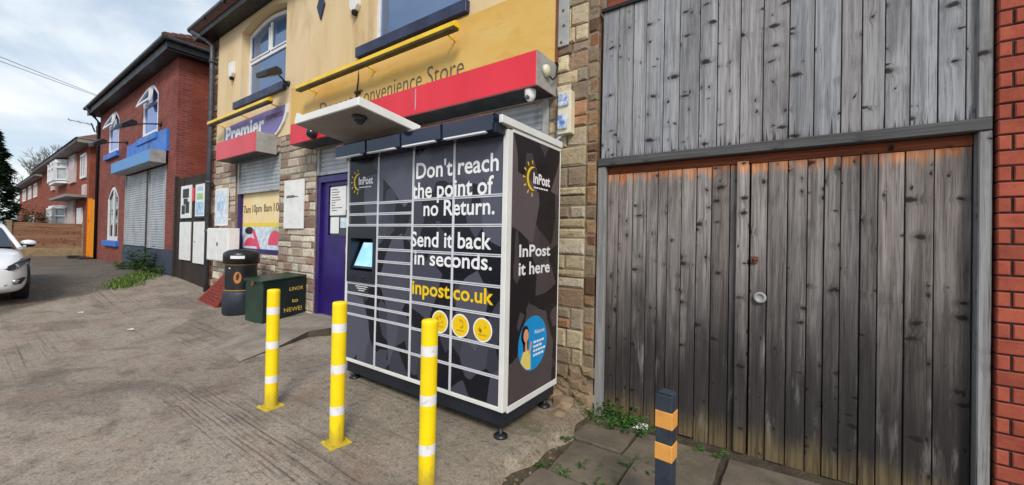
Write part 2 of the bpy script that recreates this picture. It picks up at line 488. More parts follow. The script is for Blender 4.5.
M['red_faded'] = mixed('faded red fascia panel', S(216, 74, 84), S(204, 58, 70), 1.2, 0.5, dirt=S(190, 100, 100), dirt_amt=0.5, dscale=2, vert=0.3)
M['grey_end'] = mixed('grey metal end plate', S(170, 170, 166), S(146, 148, 146), 6, 0.5, dirt=S(120, 118, 110), dirt_amt=0.5)
M['shutter'] = mixed('galvanised shutter slats', S(184, 188, 194), S(164, 169, 176), 3, 0.45, metal=0.15, dirt=S(108, 106, 104), dirt_amt=0.5, dscale=4, vert=0.4)
M['purple_sign'] = mixed('purple sign face', S(104, 94, 158), S(128, 116, 170), 1.6, 0.4)
M['purple_door'] = mixed('purple door paint', S(48, 28, 110), S(38, 22, 90), 2, 0.38, dirt=S(40, 28, 70), dirt_amt=0.5, dscale=3)
M['white_paint'] = mixed('white paint', S(236, 236, 234), S(224, 224, 222), 5, 0.45, dirt=S(190, 186, 176), dirt_amt=0.35, dscale=5)
M['white_letter'] = plain('white lettering', S(244, 244, 246), 0.4)
M['grey_letter'] = plain('dark grey lettering', S(92, 80, 76), 0.5)
M['black_letter'] = plain('black lettering', S(26, 24, 26), 0.5)
M['maroon_letter'] = plain('dark red lettering', S(96, 26, 34), 0.5)
M['yellow_letter'] = plain('yellow lettering', S(248, 206, 10), 0.4)
M['gold_letter'] = plain('hand painted yellow lettering', S(206, 172, 70), 0.7)
M['locker_white'] = mixed('white coated steel frame', S(232, 232, 228), S(220, 220, 216), 3, 0.35, dirt=S(196, 190, 176), dirt_amt=0.25, dscale=4)
M['locker_strip'] = mixed('pale steel door edging', S(218, 220, 226), S(204, 206, 214), 5, 0.35)
M['vinyl_front'] = m_vinyl('black printed door vinyl', S(20, 22, 31), S(86, 88, 103), 0.22)
M['vinyl_side'] = m_vinyl('brown black printed side vinyl', S(36, 31, 33), S(98, 87, 90), 0.26)
M['locker_black'] = mixed('dark navy coated steel', S(24, 30, 40), S(32, 38, 50), 3, 0.35)
M['lamp_navy'] = m_glass('glossy navy lamp housing', S(28, 38, 64), 0.1)
M['strip_light'] = plain('white diffuser strip', S(240, 244, 248), 0.3)
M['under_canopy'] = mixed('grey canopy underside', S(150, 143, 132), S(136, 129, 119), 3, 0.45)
k = NT('lit terminal screen')
k.base((0.02, 0.03, 0.05, 1)); k.rough(0.15)
_uv = k.n('ShaderNodeSeparateXYZ'); k.l(k.objc(), _uv.inputs[0])
k.val(k.b.inputs['Emission Color'], k.mix(k.ramp(k.noise(k.pos(), 6, 3), 0.35, 0.65), S(140, 196, 232), S(182, 220, 240)))
k.b.inputs['Emission Strength'].default_value = 0.85
M['screen'] = k.m
k = NT('scuffed yellow powder coat')
p = k.pos(); sp = k.n('ShaderNodeSeparateXYZ'); k.l(p, sp.inputs[0])
n1 = k.noise(k.scale(p, (1, 1, 0.4)), 30, 6, 0.7); n2 = k.noise(p, 9, 5, 0.6); n3 = k.noise(k.scale(p, (1, 1, 3.0)), 60, 4, 0.7)
c = k.mix(k.ramp(n2, 0.3, 0.7), S(255, 226, 6), S(252, 214, 2))
c = k.mix(k.ramp(n1, 0.6, 0.74, 0, 0.35), c, S(190, 156, 40))
c = k.mix(k.ramp(n3, 0.66, 0.72, 0, 0.6), c, S(120, 104, 60))
low = k.ramp(k.math('ADD', sp.outputs['Z'], k.math('MULTIPLY', k.math('SUBTRACT', n1, 0.5), 0.3)), 0.0, 0.2, 0.55, 0)
c = k.mix(low, c, S(122, 104, 66))
k.base(c); k.rough(k.ramp(n2, 0.3, 0.7, 0.42, 0.6)); k.bump(n1, 0.08, 0.003)
M['bollard_yellow'] = k.m
M['reflective_white'] = mixed('white reflective tape', S(238, 237, 238), S(228, 226, 228), 8, 0.5, dirt=S(150, 146, 140), dirt_amt=0.5, dscale=22)
M['post_black'] = mixed('dark recycled plastic', S(38, 46, 58), S(50, 58, 70), 8, 0.6, 0.3, dirt=S(80, 80, 80), dirt_amt=0.35, dscale=14)
M['band_amber'] = mixed('amber reflective band', S(236, 168, 84), S(222, 154, 74), 10, 0.5, dirt=S(150, 116, 74), dirt_amt=0.5, dscale=18)
M['bin_black'] = mixed('black moulded plastic', S(24, 26, 30), S(34, 36, 42), 5, 0.4)
M['bin_base'] = mixed('dark blue grey moulded plastic', S(34, 40, 52), S(46, 52, 64), 5, 0.5)
M['gold'] = plain('gold band', S(150, 112, 54), 0.45)
M['bin_orange'] = plain('orange emblem', S(196, 118, 52), 0.6)
M['green_steel'] = mixed('dark green painted steel', S(28, 62, 46), S(22, 48, 38), 3, 0.42, dirt=S(60, 66, 56), dirt_amt=0.4, dscale=4)
M['green_dark'] = mixed('near black green painted steel', S(20, 30, 28), S(26, 38, 34), 4, 0.4)
M['red_mesh'] = mixed('red plastic mesh', S(150, 60, 52), S(116, 48, 44), 14, 0.75, dirt=S(110, 84, 70), dirt_amt=0.5, dscale=10)
M['concrete'] = mixed('ramp concrete', S(150, 140, 129), S(122, 113, 104), 3.5, 0.9, 0.6, dirt=S(84, 77, 70), dirt_amt=0.85, dscale=3, bscale=70)
M['concrete_side_shade'] = mixed('dirty concrete with painted shade', S(84, 76, 66), S(62, 56, 48), 6, 0.9, 0.7, dirt=S(52, 54, 36), dirt_amt=0.6, dscale=5, bscale=40)  # shade on the ramp sides painted in as a darker tone, plus dirt blotches
M['flag'] = mixed('brown stone flag', S(118, 107, 92), S(94, 84, 73), 4, 0.88, 0.7, dirt=S(74, 78, 40), dirt_amt=0.95, dscale=6, bscale=45, bdist=0.008)
M['soil'] = mixed('dark soil', S(84, 72, 56), S(58, 50, 38), 12, 0.95, 0.8, bscale=40, bdist=0.02)
M['rubble'] = mixed('broken concrete', S(150, 130, 104), S(118, 98, 78), 9, 0.9, 0.7, dirt=S(88, 84, 52), dirt_amt=0.6, bscale=50)
M['leaf'] = m_leaf('weed leaf', S(50, 84, 36), S(76, 110, 50))
M['leaf_dark'] = m_leaf('dark conifer needle', S(34, 54, 38), S(52, 74, 48))
M['leaf_hedge'] = m_leaf('hedge leaf', S(36, 54, 34), S(54, 74, 44))
M['grass'] = m_leaf('grass blade', S(80, 106, 48), S(118, 138, 74))
M['bark'] = mixed('bare grey bark', S(150, 146, 142), S(124, 120, 116), 8, 0.9)
M['car_white'] = mixed('white car paint', S(238, 240, 244), S(232, 234, 238), 1, 0.12)
M['car_black'] = mixed('black car plastic', S(16, 17, 19), S(24, 25, 28), 6, 0.5)
M['car_glass'] = m_glass('car glass', S(34, 48, 70))
M['car_lamp'] = m_glass('headlight lens', S(120, 128, 138), 0.08)
M['chrome'] = plain('bright metal', S(200, 202, 206), 0.2, 1.0)
M['rust'] = mixed('rusted steel', S(132, 74, 50), S(100, 56, 42), 30, 0.8, 0.4)
M['beige_plastic'] = mixed('aged beige plastic', S(226, 218, 192), S(210, 200, 172), 5, 0.5, dirt=S(150, 142, 120), dirt_amt=0.4, dscale=7)
M['label_blue'] = mixed('torn blue and white label', S(226, 230, 238), S(60, 110, 176), 14, 0.5)
M['poster_blue'] = mixed('blue poster print', S(104, 160, 214), S(206, 224, 236), 9, 0.4)
M['poster_pale'] = mixed('pale notice print', S(230, 236, 240), S(170, 196, 220), 10, 0.4)
M['poster_cream'] = mixed('cream window vinyl', S(240, 220, 168), S(236, 208, 150), 2, 0.45)
M['poster_yellow'] = plain('yellow vinyl band', S(236, 206, 60), 0.45)
M['poster_pink'] = plain('pink printed shape', S(222, 74, 108), 0.45)
M['poster_green'] = mixed('green printed shape', S(120, 182, 130), S(206, 222, 170), 3, 0.45)
M['sticker_blue'] = plain('bright blue sticker', S(20, 150, 218), 0.35)
M['skin'] = plain('printed skin tone', S(224, 160, 120), 0.5)
M['hair'] = plain('printed black hair', S(30, 22, 26), 0.5)
M['yellow_print'] = plain('printed pale yellow', S(236, 214, 110), 0.5)
M['badge_line'] = plain('printed ochre line', S(206, 160, 20), 0.5)
M['lamp_black'] = mixed('black lamp metal', S(28, 28, 30), S(40, 40, 42), 6, 0.5)
M['trough_yellow'] = mixed('yellow trough light cover', S(246, 206, 30), S(232, 188, 20), 3, 0.35, dirt=S(190, 150, 40), dirt_amt=0.4)
M['trough_under'] = mixed('dark trough light underside', S(70, 56, 24), S(50, 40, 20), 3, 0.5)
M['pale_clad'] = mixed('pinkish white cladding', S(206, 190, 190), S(190, 172, 174), 3, 0.7)
M['soffit_white'] = mixed('off white soffit', S(150, 147, 142), S(132, 129, 126), 3, 0.6)
M['panel_concrete'] = mixed('pale fence concrete', S(158, 142, 112), S(132, 116, 90), 4, 0.9, 0.4, dirt=S(96, 90, 64), dirt_amt=0.6)
M['rubber'] = mixed('tyre rubber', S(24, 24, 25), S(34, 33, 33), 8, 0.8)


# ------------------------------------------------------------------ mesh builder
BASE = {}


class MB:
    def __init__(self):
        self.v = []; self.f = []; self.mi = []; self.c = []; self.uo = []; self.sm = []

    def add(self, vs, fs, mat=0, col=(1, 1, 1), uo=(0, 0), smooth=False):
        o = len(self.v)
        self.v += [tuple(a) for a in vs]
        for f in fs:
            self.f.append(tuple(o + i for i in f)); self.mi.append(mat); self.c.append(col); self.uo.append(uo); self.sm.append(smooth)
        return self

    def box(self, x0, x1, y0, y1, z0, z1, mat=0, col=(1, 1, 1), uo=(0, 0), T=None):
        vs = [(x, y, z) for z in (z0, z1) for y in (y0, y1) for x in (x0, x1)]
        if T is not None:
            vs = [T @ Vector(a) for a in vs]
        return self.add(vs, [(0, 2, 3, 1), (4, 5, 7, 6), (0, 1, 5, 4), (2, 6, 7, 3), (0, 4, 6, 2), (1, 3, 7, 5)], mat, col, uo)

    def cbox(self, x0, x1, y0, y1, z0, z1, ch=0.008, mat=0, col=(1, 1, 1), rng=None, j=0.0, uo=(0, 0)):
        """box whose front (-Y) face is chamfered, with jittered corners: a walling stone"""
        r = rng or R
        q = lambda: r.uniform(-j, j)
        bx = [(x0, z0), (x1, z0), (x1, z1), (x0, z1)]
        back = [(a, y1, b) for a, b in bx]
        mid = [(a, y0 + ch, b) for a, b in bx]
        fr = [(x0 + ch + abs(q()), y0 + q() * 0.6, z0 + ch + abs(q())), (x1 - ch - abs(q()), y0 + q() * 0.6, z0 + ch + abs(q())),
              (x1 - ch - abs(q()), y0 + q() * 0.6, z1 - ch - abs(q())), (x0 + ch + abs(q()), y0 + q() * 0.6, z1 - ch - abs(q()))]
        fs = [(8, 9, 10, 11)]
        for i in range(4):
            k_ = (i + 1) % 4
            fs.append((4 + i, 4 + k_, 8 + k_, 8 + i)); fs.append((i, k_, 4 + k_, 4 + i))
        return self.add(back + mid + fr, fs, mat, col, uo)

    def tube(self, pts, r, n=10, mat=0, col=(1, 1, 1), smooth=True, caps=True):
        pts = [Vector(p) for p in pts]
        rs = r if hasattr(r, '__len__') else [r] * len(pts)
        vs = []; fs = []
        for i, p in enumerate(pts):
            t = (pts[min(i + 1, len(pts) - 1)] - pts[max(i - 1, 0)]).normalized()
            a = Vector((0, 0, 1)) if abs(t.z) < 0.95 else Vector((1, 0, 0))
            s = t.cross(a).normalized(); b = s.cross(t)
            for k_ in range(n):
                an = 2 * PI * k_ / n
                vs.append(p + rs[i] * (math.cos(an) * s + math.sin(an) * b))
        for i in range(len(pts) - 1):
            for k_ in range(n):
                a = i * n + k_; b = i * n + (k_ + 1) % n
                fs.append((a, b, b + n, a + n))
        self.add(vs, fs, mat, col, smooth=smooth)
        if caps:
            o = len(self.v) - len(vs)
            self.f.append(tuple(o + i for i in range(n))[::-1]); self.f.append(tuple(o + len(vs) - n + i for i in range(n)))
            for _ in range(2):
                self.mi.append(mat); self.c.append(col); self.uo.append((0, 0)); self.sm.append(False)
        return self

    def lathe(self, prof, c=(0, 0, 0), n=32, mat=0, axis='z', smooth=True):
        vs = []; fs = []
        m = len(prof)
        for k_ in range(n):
            a = 2 * PI * k_ / n
            for r, h in prof:
                if axis == 'z':
                    vs.append((c[0] + r * math.cos(a), c[1] + r * math.sin(a), c[2] + h))
                elif axis == 'y':
                    vs.append((c[0] + r * math.cos(a), c[1] + h, c[2] + r * math.sin(a)))
                else:
                    vs.append((c[0] + h, c[1] + r * math.cos(a), c[2] + r * math.sin(a)))
        for k_ in range(n):
            k2 = (k_ + 1) % n
            for i in range(m - 1):
                fs.append((k_ * m + i, k2 * m + i, k2 * m + i + 1, k_ * m + i + 1))
        return self.add(vs, fs, mat, smooth=smooth)

    def prism(self, poly, axis, a, b, mat=0, col=(1, 1, 1)):
        """polygon of 2-D points pushed along an axis: x -> (y,z), y -> (x,z), z -> (x,y)"""
        def P(u, v, w):
            return {'x': (w, u, v), 'y': (u, w, v), 'z': (u, v, w)}[axis]
        n = len(poly)
        vs = [P(u, v, a) for u, v in poly] + [P(u, v, b) for u, v in poly]
        fs = [tuple(range(n))[::-1], tuple(range(n, 2 * n))] + [(i, (i + 1) % n, n + (i + 1) % n, n + i) for i in range(n)]
        return self.add(vs, fs, mat, col)

    def sphere(self, c, r, n=14, m=8, mat=0, s=(1, 1, 1)):
        prof = [(max(r * math.sin(PI * i / m), 1e-4), -r * math.cos(PI * i / m)) for i in range(m + 1)]
        o = len(self.v)
        self.lathe(prof, (0, 0, 0), n, mat)
        for i in range(o, len(self.v)):
            v = self.v[i]
            self.v[i] = (c[0] + v[0] * s[0], c[1] + v[1] * s[1], c[2] + v[2] * s[2])
        return self

    def build(self, name, mats, parent=None, bevel=0.0, seg=1, smooth=False, fixn=True):
        mats = mats if isinstance(mats, (list, tuple)) else [mats]
        off = Vector(BASE[parent.name]) if parent is not None else Vector((0, 0, 0))
        me = bpy.data.meshes.new(name)
        me.from_pydata([tuple(Vector(a) - off) for a in self.v], [], self.f)
        for m in mats:
            me.materials.append(m)
        me.uv_layers.new(name='UVMap')
        me.color_attributes.new('tint', 'FLOAT_COLOR', 'CORNER')
        uvs, cols = [], []
        for i, p in enumerate(me.polygons):
            nx, ny, nz = (abs(q) for q in p.normal)
            c = self.c[i]
            for vi in p.vertices:
                w = self.v[vi]
                if nz > nx and nz > ny:
                    u = (w[0], w[1])
                elif nx > ny:
                    u = (w[1], w[2])
                else:
                    u = (w[0], w[2])
                uvs += [u[0] + self.uo[i][0], u[1] + self.uo[i][1]]
                cols += [c[0], c[1], c[2], 1.0]
        me.polygons.foreach_set('material_index', self.mi)
        me.polygons.foreach_set('use_smooth', [bool(smooth or q) for q in self.sm])
        me.uv_layers['UVMap'].data.foreach_set('uv', uvs)
        me.color_attributes['tint'].data.foreach_set('color', cols)
        if fixn or bevel:
            bm = bmesh.new(); bm.from_mesh(me)
            if fixn:
                bmesh.ops.recalc_face_normals(bm, faces=bm.faces)
            if bevel:
                ed = [e for e in bm.edges if len(e.link_faces) == 2 and e.calc_face_angle(0) > 0.6]
                bmesh.ops.bevel(bm, geom=ed, offset=bevel, segments=seg, profile=0.6, affect='EDGES', clamp_overlap=True)
            bm.to_mesh(me); bm.free()
        me.update()
        ob = bpy.data.objects.new(name, me)
        COL.objects.link(ob)
        if parent is not None:
            ob.parent = parent
            BASE[ob.name] = tuple(off)
        return ob


def tag(o, label, cat, group=None, kind=None):
    o['label'] = label; o['category'] = cat
    if group:
        o['group'] = group
    if kind:
        o['kind'] = kind
    return o


def thing(name, label, cat, loc, group=None):
    o = bpy.data.objects.new(name, None)
    o.empty_display_size = 0.1
    COL.objects.link(o)
    o.location = loc
    BASE[o.name] = tuple(loc)
    return tag(o, label, cat, group)


def dup(root, loc, label, rz=0.0):
    r = root.copy(); COL.objects.link(r); r.location = loc; r.rotation_euler = (0, 0, rz); r['label'] = label
    for ch in list(root.children):
        c = ch.copy(); COL.objects.link(c); c.parent = r
        for g in ch.children:
            d = g.copy(); COL.objects.link(d); d.parent = c
    return r


_tc = {}


def text_geo(s, bold=0.0):
    key = (s, bold)
    if key in _tc:
        return _tc[key]
    cu = bpy.data.curves.new('lettering_curve', 'FONT')
    cu.body = s; cu.size = 1.0; cu.offset = bold; cu.resolution_u = 3
    ob = bpy.data.objects.new('lettering_curve', cu)
    COL.objects.link(ob)
    bpy.context.view_layer.update()
    dg = bpy.context.evaluated_depsgraph_get()
    me = bpy.data.meshes.new_from_object(ob.evaluated_get(dg))
    vs = [(v.co.x, v.co.y) for v in me.vertices]
    fs = [tuple(p.vertices) for p in me.polygons]
    bpy.data.objects.remove(ob); bpy.data.curves.remove(cu); bpy.data.meshes.remove(me)
    _tc[key] = (vs, fs)
    return _tc[key]


CAP = None


def letter(mb, s, O, U, V, width, cap, mat=0, bold=0.0, sl=0.0, rise=0.0):
    """flat lettering from origin O along U (fitted to width) and up V (cap height)"""
    global CAP
    if CAP is None:
        CAP = max(v[1] for v in text_geo('H')[0])
    vs, fs = text_geo(s, bold)
    x0 = min(v[0] for v in vs); x1 = max(v[0] for v in vs)
    kx = width / (x1 - x0); ky = cap / CAP
    O, U, V = Vector(O), Vector(U), Vector(V)
    out = []
    for x, y in vs:
        a = (x - x0) * kx + sl * y * ky
        out.append(O + U * a + V * (y * ky + rise * a))
    mb.add(out, fs, mat)


def arc(cx, cy, r0, r1, a0, a1, n=24):
    return [(cx + r0 * math.cos(a0 + (a1 - a0) * i / n), cy + r1 * math.sin(a0 + (a1 - a0) * i / n)) for i in range(n + 1)]


def wall_cells(x0, x1, z0, z1, holes):
    """rectangles covering x0..x1, z0..z1 outside the holes"""
    xs = sorted({x0, x1, *[h[0] for h in holes], *[h[1] for h in holes]})
    xs = [x for x in xs if x0 <= x <= x1]
    out = []
    for a, b in zip(xs, xs[1:]):
        m = (a + b) / 2
        blk = sorted([(max(h[2], z0), min(h[3], z1)) for h in holes if h[0] < m < h[1] and h[3] > z0 and h[2] < z1])
        z = z0
        for p, q in blk:
            if p > z + 1e-4:
                out.append((a, b, z, p))
            z = max(z, q)
        if z < z1 - 1e-4:
            out.append((a, b, z, z1))
    return out


def stones(mb, x0, x1, z0, z1, y, rng, pal, hmin=0.09, hmax=0.24, wmin=0.14, wmax=0.42, depth=0.05):
    z = z0
    while z < z1 - 0.02:
        h = rng.uniform(hmin, hmax)
        if z1 - z - h < hmin:
            h = z1 - z if z1 - z < hmax * 1.3 else (z1 - z) / 2
        x = x0
        while x < x1 - 0.02:
            w = rng.uniform(wmin, wmax) * (1.25 if h < 0.13 else 1)
            if x1 - x - w < wmin * 0.8:
                w = x1 - x
            parts = [(z, h)]
            if h > 0.17 and rng.random() < 0.35:
                c = rng.uniform(0.38, 0.62) * h
                parts = [(z, c), (z + c, h - c)]
            for pz, ph in parts:
                c = rng.choice(pal); q = rng.uniform(0.72, 1.15)
                g = 0.006
                mb.cbox(x + g, x + w - g, y + rng.uniform(-0.012, 0.008), y + depth, pz + g, pz + ph - g, 0.011, 0,
                        (min(c[0] * q, 1), min(c[1] * q, 1), min(c[2] * q, 1)), rng, 0.011)
            x += w
        z += h


def boards(mb, x0, x1, z0, z1, y, t, wmin, wmax, rng, gap=0.005, mat=0, jig=0.004, lo=0.72, hi=1.08, raggedb=0.0):
    x = x0
    while x < x1 - 0.01:
        w = rng.uniform(wmin, wmax)
        if x1 - x - w < wmin * 0.7:
            w = x1 - x
        q = rng.uniform(lo, hi); wn = rng.uniform(-0.035, 0.035)
        dy = rng.uniform(-jig, jig)
        zb = z0 + rng.uniform(0, raggedb)
        mb.box(x + gap / 2, x + w - gap / 2, y + dy, y + t, zb, z1, mat, (min(q + wn, 1.1), q, q - wn * 0.8), (rng.uniform(0, 50), rng.uniform(0, 50)))
        x += w


def slats(mb, x0, x1, z0, z1, y, pitch=0.075, depth=0.014, mat=0):
    """roller shutter curtain: a rippled profile of interlocking slats"""
    n = max(2, round((z1 - z0) / pitch)); p = (z1 - z0) / n
    prof = []
    for i in range(n):
        z = z0 + i * p
        prof += [(y + depth, z), (y + depth * 0.25, z + p * 0.12), (y, z + p * 0.45), (y + depth * 0.3, z + p * 0.85), (y + depth, z + p * 0.93)]
    prof.append((y + depth, z1))
    vs = []
    for yy, zz in prof:
        vs += [(x0, yy, zz), (x1, yy, zz)]
    mb.add(vs, [(2 * i, 2 * i + 1, 2 * i + 3, 2 * i + 2) for i in range(len(prof) - 1)], mat)


# ------------------------------------------------------------------ ground
def sstep(a, b, x):
    t = max(0.0, min(1.0, (x - a) / (b - a)))
    return t * t * (3 - 2 * t)


def vnoise(x, y, s=1.0):
    x *= s; y *= s
    return (math.sin(x * 1.7 + 1.3 * math.sin(y * 1.1)) + math.sin(y * 2.3 + 1.7 * math.sin(x * 0.9 + 2)) + math.sin((x + y) * 3.1 + 0.7)) / 3


def pad_edge(y):
    return -1.47 + 0.045 * math.sin(y * 5.1) + 0.03 * math.sin(y * 13.7 + 1)


def gz(x, y):
    z = 0.3 * sstep(-9.2, -14.2, x)
    z += 0.1 * sstep(1.6, 3.0, y) * sstep(-4.6, -6.2, x) * (1 - sstep(-9.2, -14.2, x))
    z += 0.03 * sstep(-2.4, -3.6, x) * sstep(1.8, 2.4, y) * sstep(-6.2, -4.6, x)
    z -= 0.1 * sstep(pad_edge(y) - 0.03, pad_edge(y) + 0.13, x) * sstep(0.4, 1.6, y)
    if -18 < x < 3 and -3 < y < 5:
        z += 0.002 * vnoise(x, y, 1.3) + 0.0012 * vnoise(x + 5, y - 3, 4.0)
    return z


def axis_pts(dense, coarse):
    pts = []
    for a, b, s in dense:
        n = int(round((b - a) / s))
        pts += [a + (b - a) * i / n for i in range(n)]
    pts.append(dense[-1][1])
    return coarse[0] + pts + coarse[1]


gx = axis_pts([(-30, -14, 0.5), (-14, -4, 0.12), (-4, -1.7, 0.07), (-1.7, -1.25, 0.025), (-1.25, 2.4, 0.1)], ([-900, -400, -200, -120, -80, -60, -45, -36], [4, 8, 20, 60, 200, 900]))
gy = axis_pts([(-3, 0, 0.3), (0, 4.6, 0.07)], ([-900, -300, -100, -40, -20, -10, -6], [6, 9, 14, 25, 60, 200, 900]))
g = MB()
def shift(x, y):
    return x + (pad_edge(y) + 1.47) * sstep(-3.5, -1.75, x) * (1 - sstep(-1.2, 1.5, x))


vs = [(shift(x, y), y, gz(shift(x, y), y)) for y in gy for x in gx]
nx_ = len(gx)
fs = [(j * nx_ + i, j * nx_ + i + 1, (j + 1) * nx_ + i + 1, (j + 1) * nx_ + i) for j in range(len(gy) - 1) for i in range(nx_ - 1)]
g.add(vs, fs, 0, smooth=True)
for q, f in enumerate(g.f):
    c = [sum(g.v[i][a] for i in f) / 4 for a in (0, 1)]
    if c[0] > pad_edge(c[1]) + 0.07 and -0.2 < c[1] < 3.6 and c[0] < 2.4:
        g.mi[q] = 1
ground = g.build('ground', [M['ground'], M['soil']], fixn=False)
tag(ground, 'worn brown grey concrete forecourt running past the shops', 'ground', kind='structure')

# pavement of stone flags in front of the gate
rf = random.Random(5)
fl = MB()
fy = 0.2
rows = [0.2, 0.78, 1.3, 1.86, 2.36, 2.84, 3.3]
for a, b in zip(rows, rows[1:]):
    x = -1.36 + rf.uniform(-0.02, 0.05)
    while x < 2.3:
        w = rf.uniform(0.42, 0.78)
        if x < -1.3 and rf.random() < 0.5:
            w *= 0.7
        zt = -0.066 + rf.uniform(-0.012, 0.012)
        tx, ty = rf.uniform(-0.02, 0.02), rf.uniform(-0.02, 0.02)
        j = lambda: rf.uniform(-0.014, 0.014)
        P = [(x + 0.014 + j(), a + 0.014 + j()), (x + w - 0.014 + j(), a + 0.014 + j()), (x + w - 0.014 + j(), b - 0.014 + j()), (x + 0.014 + j(), b - 0.014 + j())]
        # rough outline: extra points along each edge
        Q = []
        for q in range(4):
            p0, p1 = P[q], P[(q + 1) % 4]
            for t in (0, 0.3, 0.62):
                Q.append((p0[0] + (p1[0] - p0[0]) * t + (j() * 0.5 if t else 0), p0[1] + (p1[1] - p0[1]) * t + (j() * 0.5 if t else 0)))
        cx, cy = x + w / 2, (a + b) / 2
        top = [(px + (cx - px) * 0.03, py + (cy - py) * 0.03, zt + tx * (px - cx) + ty * (py - cy)) for px, py in Q]
        mid_ = [(px, py, zt - 0.012 + tx * (px - cx) + ty * (py - cy)) for px, py in Q]
        low = [(px, py, -0.2) for px, py in Q]
        n = len(Q)
        q = rf.uniform(0.8, 1.1)
        fl.add(top + mid_ + low, [tuple(range(n))] + [(i, (i + 1) % n, n + (i + 1) % n, n + i) for i in range(n)] + [(n + i, n + (i + 1) % n, 2 * n + (i + 1) % n, 2 * n + i) for i in range(n)], 0, (q, q, q))
        x += w
tag(fl.build('pavement', M['flag']), 'mossy brown stone flags in front of the timber gate', 'pavement', kind='structure')

# raised concrete ramp up to the shop door
rp = MB()
top = [(-6.35, 1.98, gz(-6.35, 1.98) + .004), (-5.15, 1.92, 0.012), (-5.28, 2.44, 0.075), (-5.42, 2.85, 0.15), (-5.3, 3.12, 0.17), (-5.1, 3.385, 0.19), (-6.6, 3.385, 0.2), (-6.72, 2.75, gz(-6.72, 2.75) + .012)]
low = [(a, b, -0.1) for a, b, c in top]
cen = (-5.85, 2.75, 0.135)
n = len(top)
rp.add(top + low + [cen], [(i, (i + 1) % n, 2 * n) for i in range(n)], 0)
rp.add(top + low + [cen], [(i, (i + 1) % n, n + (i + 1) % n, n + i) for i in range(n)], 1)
tag(rp.build('ramp', [M['concrete'], M['concrete_side_shade']]), 'grey concrete ramp rising to the purple shop door', 'ramp', kind='structure')

# ------------------------------------------------------------------ corner shop building
YF = 3.4
shop = thing('convenience_shop', 'two storey cream rendered corner shop with stone facing and purple door', 'shop', (-6.0, YF, 0.1))
win_up = [(-9.46, -7.5, 4.28, 5.93), (-5.02, -3.1, 4.28, 5.93)]
dw = (-9.6, -7.62, 1.1, 3.02)
dd = (-6.36, -5.22, 0.15, 2.92)
dr = (-3.9, -1.95, 0.15, 2.92)       # shuttered bay behind the parcel cabinets
holes = win_up + [dw, dd, dr]
PALL = [S(190, 170, 138)[:3], S(172, 146, 112)[:3], S(164, 128, 96)[:3], S(150, 116, 92)[:3], S(182, 158, 132)[:3], S(160, 140, 122)[:3], S(142, 98, 74)[:3], S(196, 180, 150)[:3]]
PALR = [S(208, 190, 152)[:3], S(192, 172, 134)[:3], S(180, 162, 132)[:3], S(168, 150, 122)[:3], S(178, 128, 92)[:3], S(152, 122, 96)[:3], S(204, 190, 164)[:3], S(160, 146, 122)[:3], S(196, 178, 140)[:3], S(146, 126, 104)[:3]]
PALL = [tuple(min((q * 0.58 + 0.42 * (sum(c) / 3 * 1.05)) * 1.45 + 0.03, 0.75) for q in c) for c in PALL]
PALR = [tuple(min((q * 0.9 + 0.1 * sum(c) / 3) * 1.12 + 0.01, 0.72) for q in c) for c in PALR]
PALQ = [S(150, 106, 88)[:3], S(122, 86, 74)[:3], S(160, 126, 108)[:3], S(104, 80, 72)[:3], S(172, 146, 124)[:3]]
w = MB()
for a, b, c, d in wall_cells(-10.72, -1.86, 3.3, 5.99, holes):
    w.box(a, b, YF, YF + 0.28, c, d)
for (a, b, c, d) in win_up:                                   # segmental arch heads
    pts = [(a, d), (a, 5.76)] + [(a + (b - a) * i / 14, 5.76 + 0.16 * math.sin(PI * i / 14)) for i in range(1, 14)] + [(b, 5.76), (b, d)]
    w.prism(pts, 'y', YF + 0.0005, YF + 0.2795)
w.build('rendered_wall', M['render'], shop)
rs = random.Random(21)
st = MB()
for a, b, c, d in wall_cells(-10.7, -3.9, -0.1, 3.3, [dw, dd]):
    stones(st, a, b, c, d, YF, rs, PALL, 0.08, 0.19, 0.12, 0.38)
for a, b, c, d in wall_cells(-3.9, -1.86, -0.1, 3.3, [dr]):
    stones(st, a, b, c, d, YF, rs, PALR, 0.08, 0.19, 0.12, 0.38)
stones(st, -11.1, -10.7, -0.1, 5.98, YF - 0.004, rs, PALQ, 0.09, 0.2, 0.16, 0.4)
for k_ in range(28):                                          # big blocks of the right pillar
    pass
stones(st, -1.86, -1.53, 0.3, 5.98, YF - 0.006, rs, PALR, 0.07, 0.21, 0.12, 0.3)
stones(st, -1.53, -1.42, 0.3, 5.98, YF + 0.002, rs, [S(140, 96, 70)[:3], S(118, 88, 68)[:3], S(160, 126, 94)[:3], S(150, 132, 108)[:3]], 0.08, 0.22, 0.1, 0.12)
st.build('stone_facing', M['stone'], shop)
mo = MB()
for a, b, c, d in wall_cells(-11.08, -1.43, -0.2, 5.98, holes):
    if c < 3.3 or a < -10.7 or b > -1.8:
        d2 = d if (a < -10.72 or b > -1.8) else min(d, 3.3)
        if d2 > c:
            mo.box(a, b, YF + 0.012, YF + 0.27, c, d2)
mo.build('mortar_bed', M['mortar'], shop)
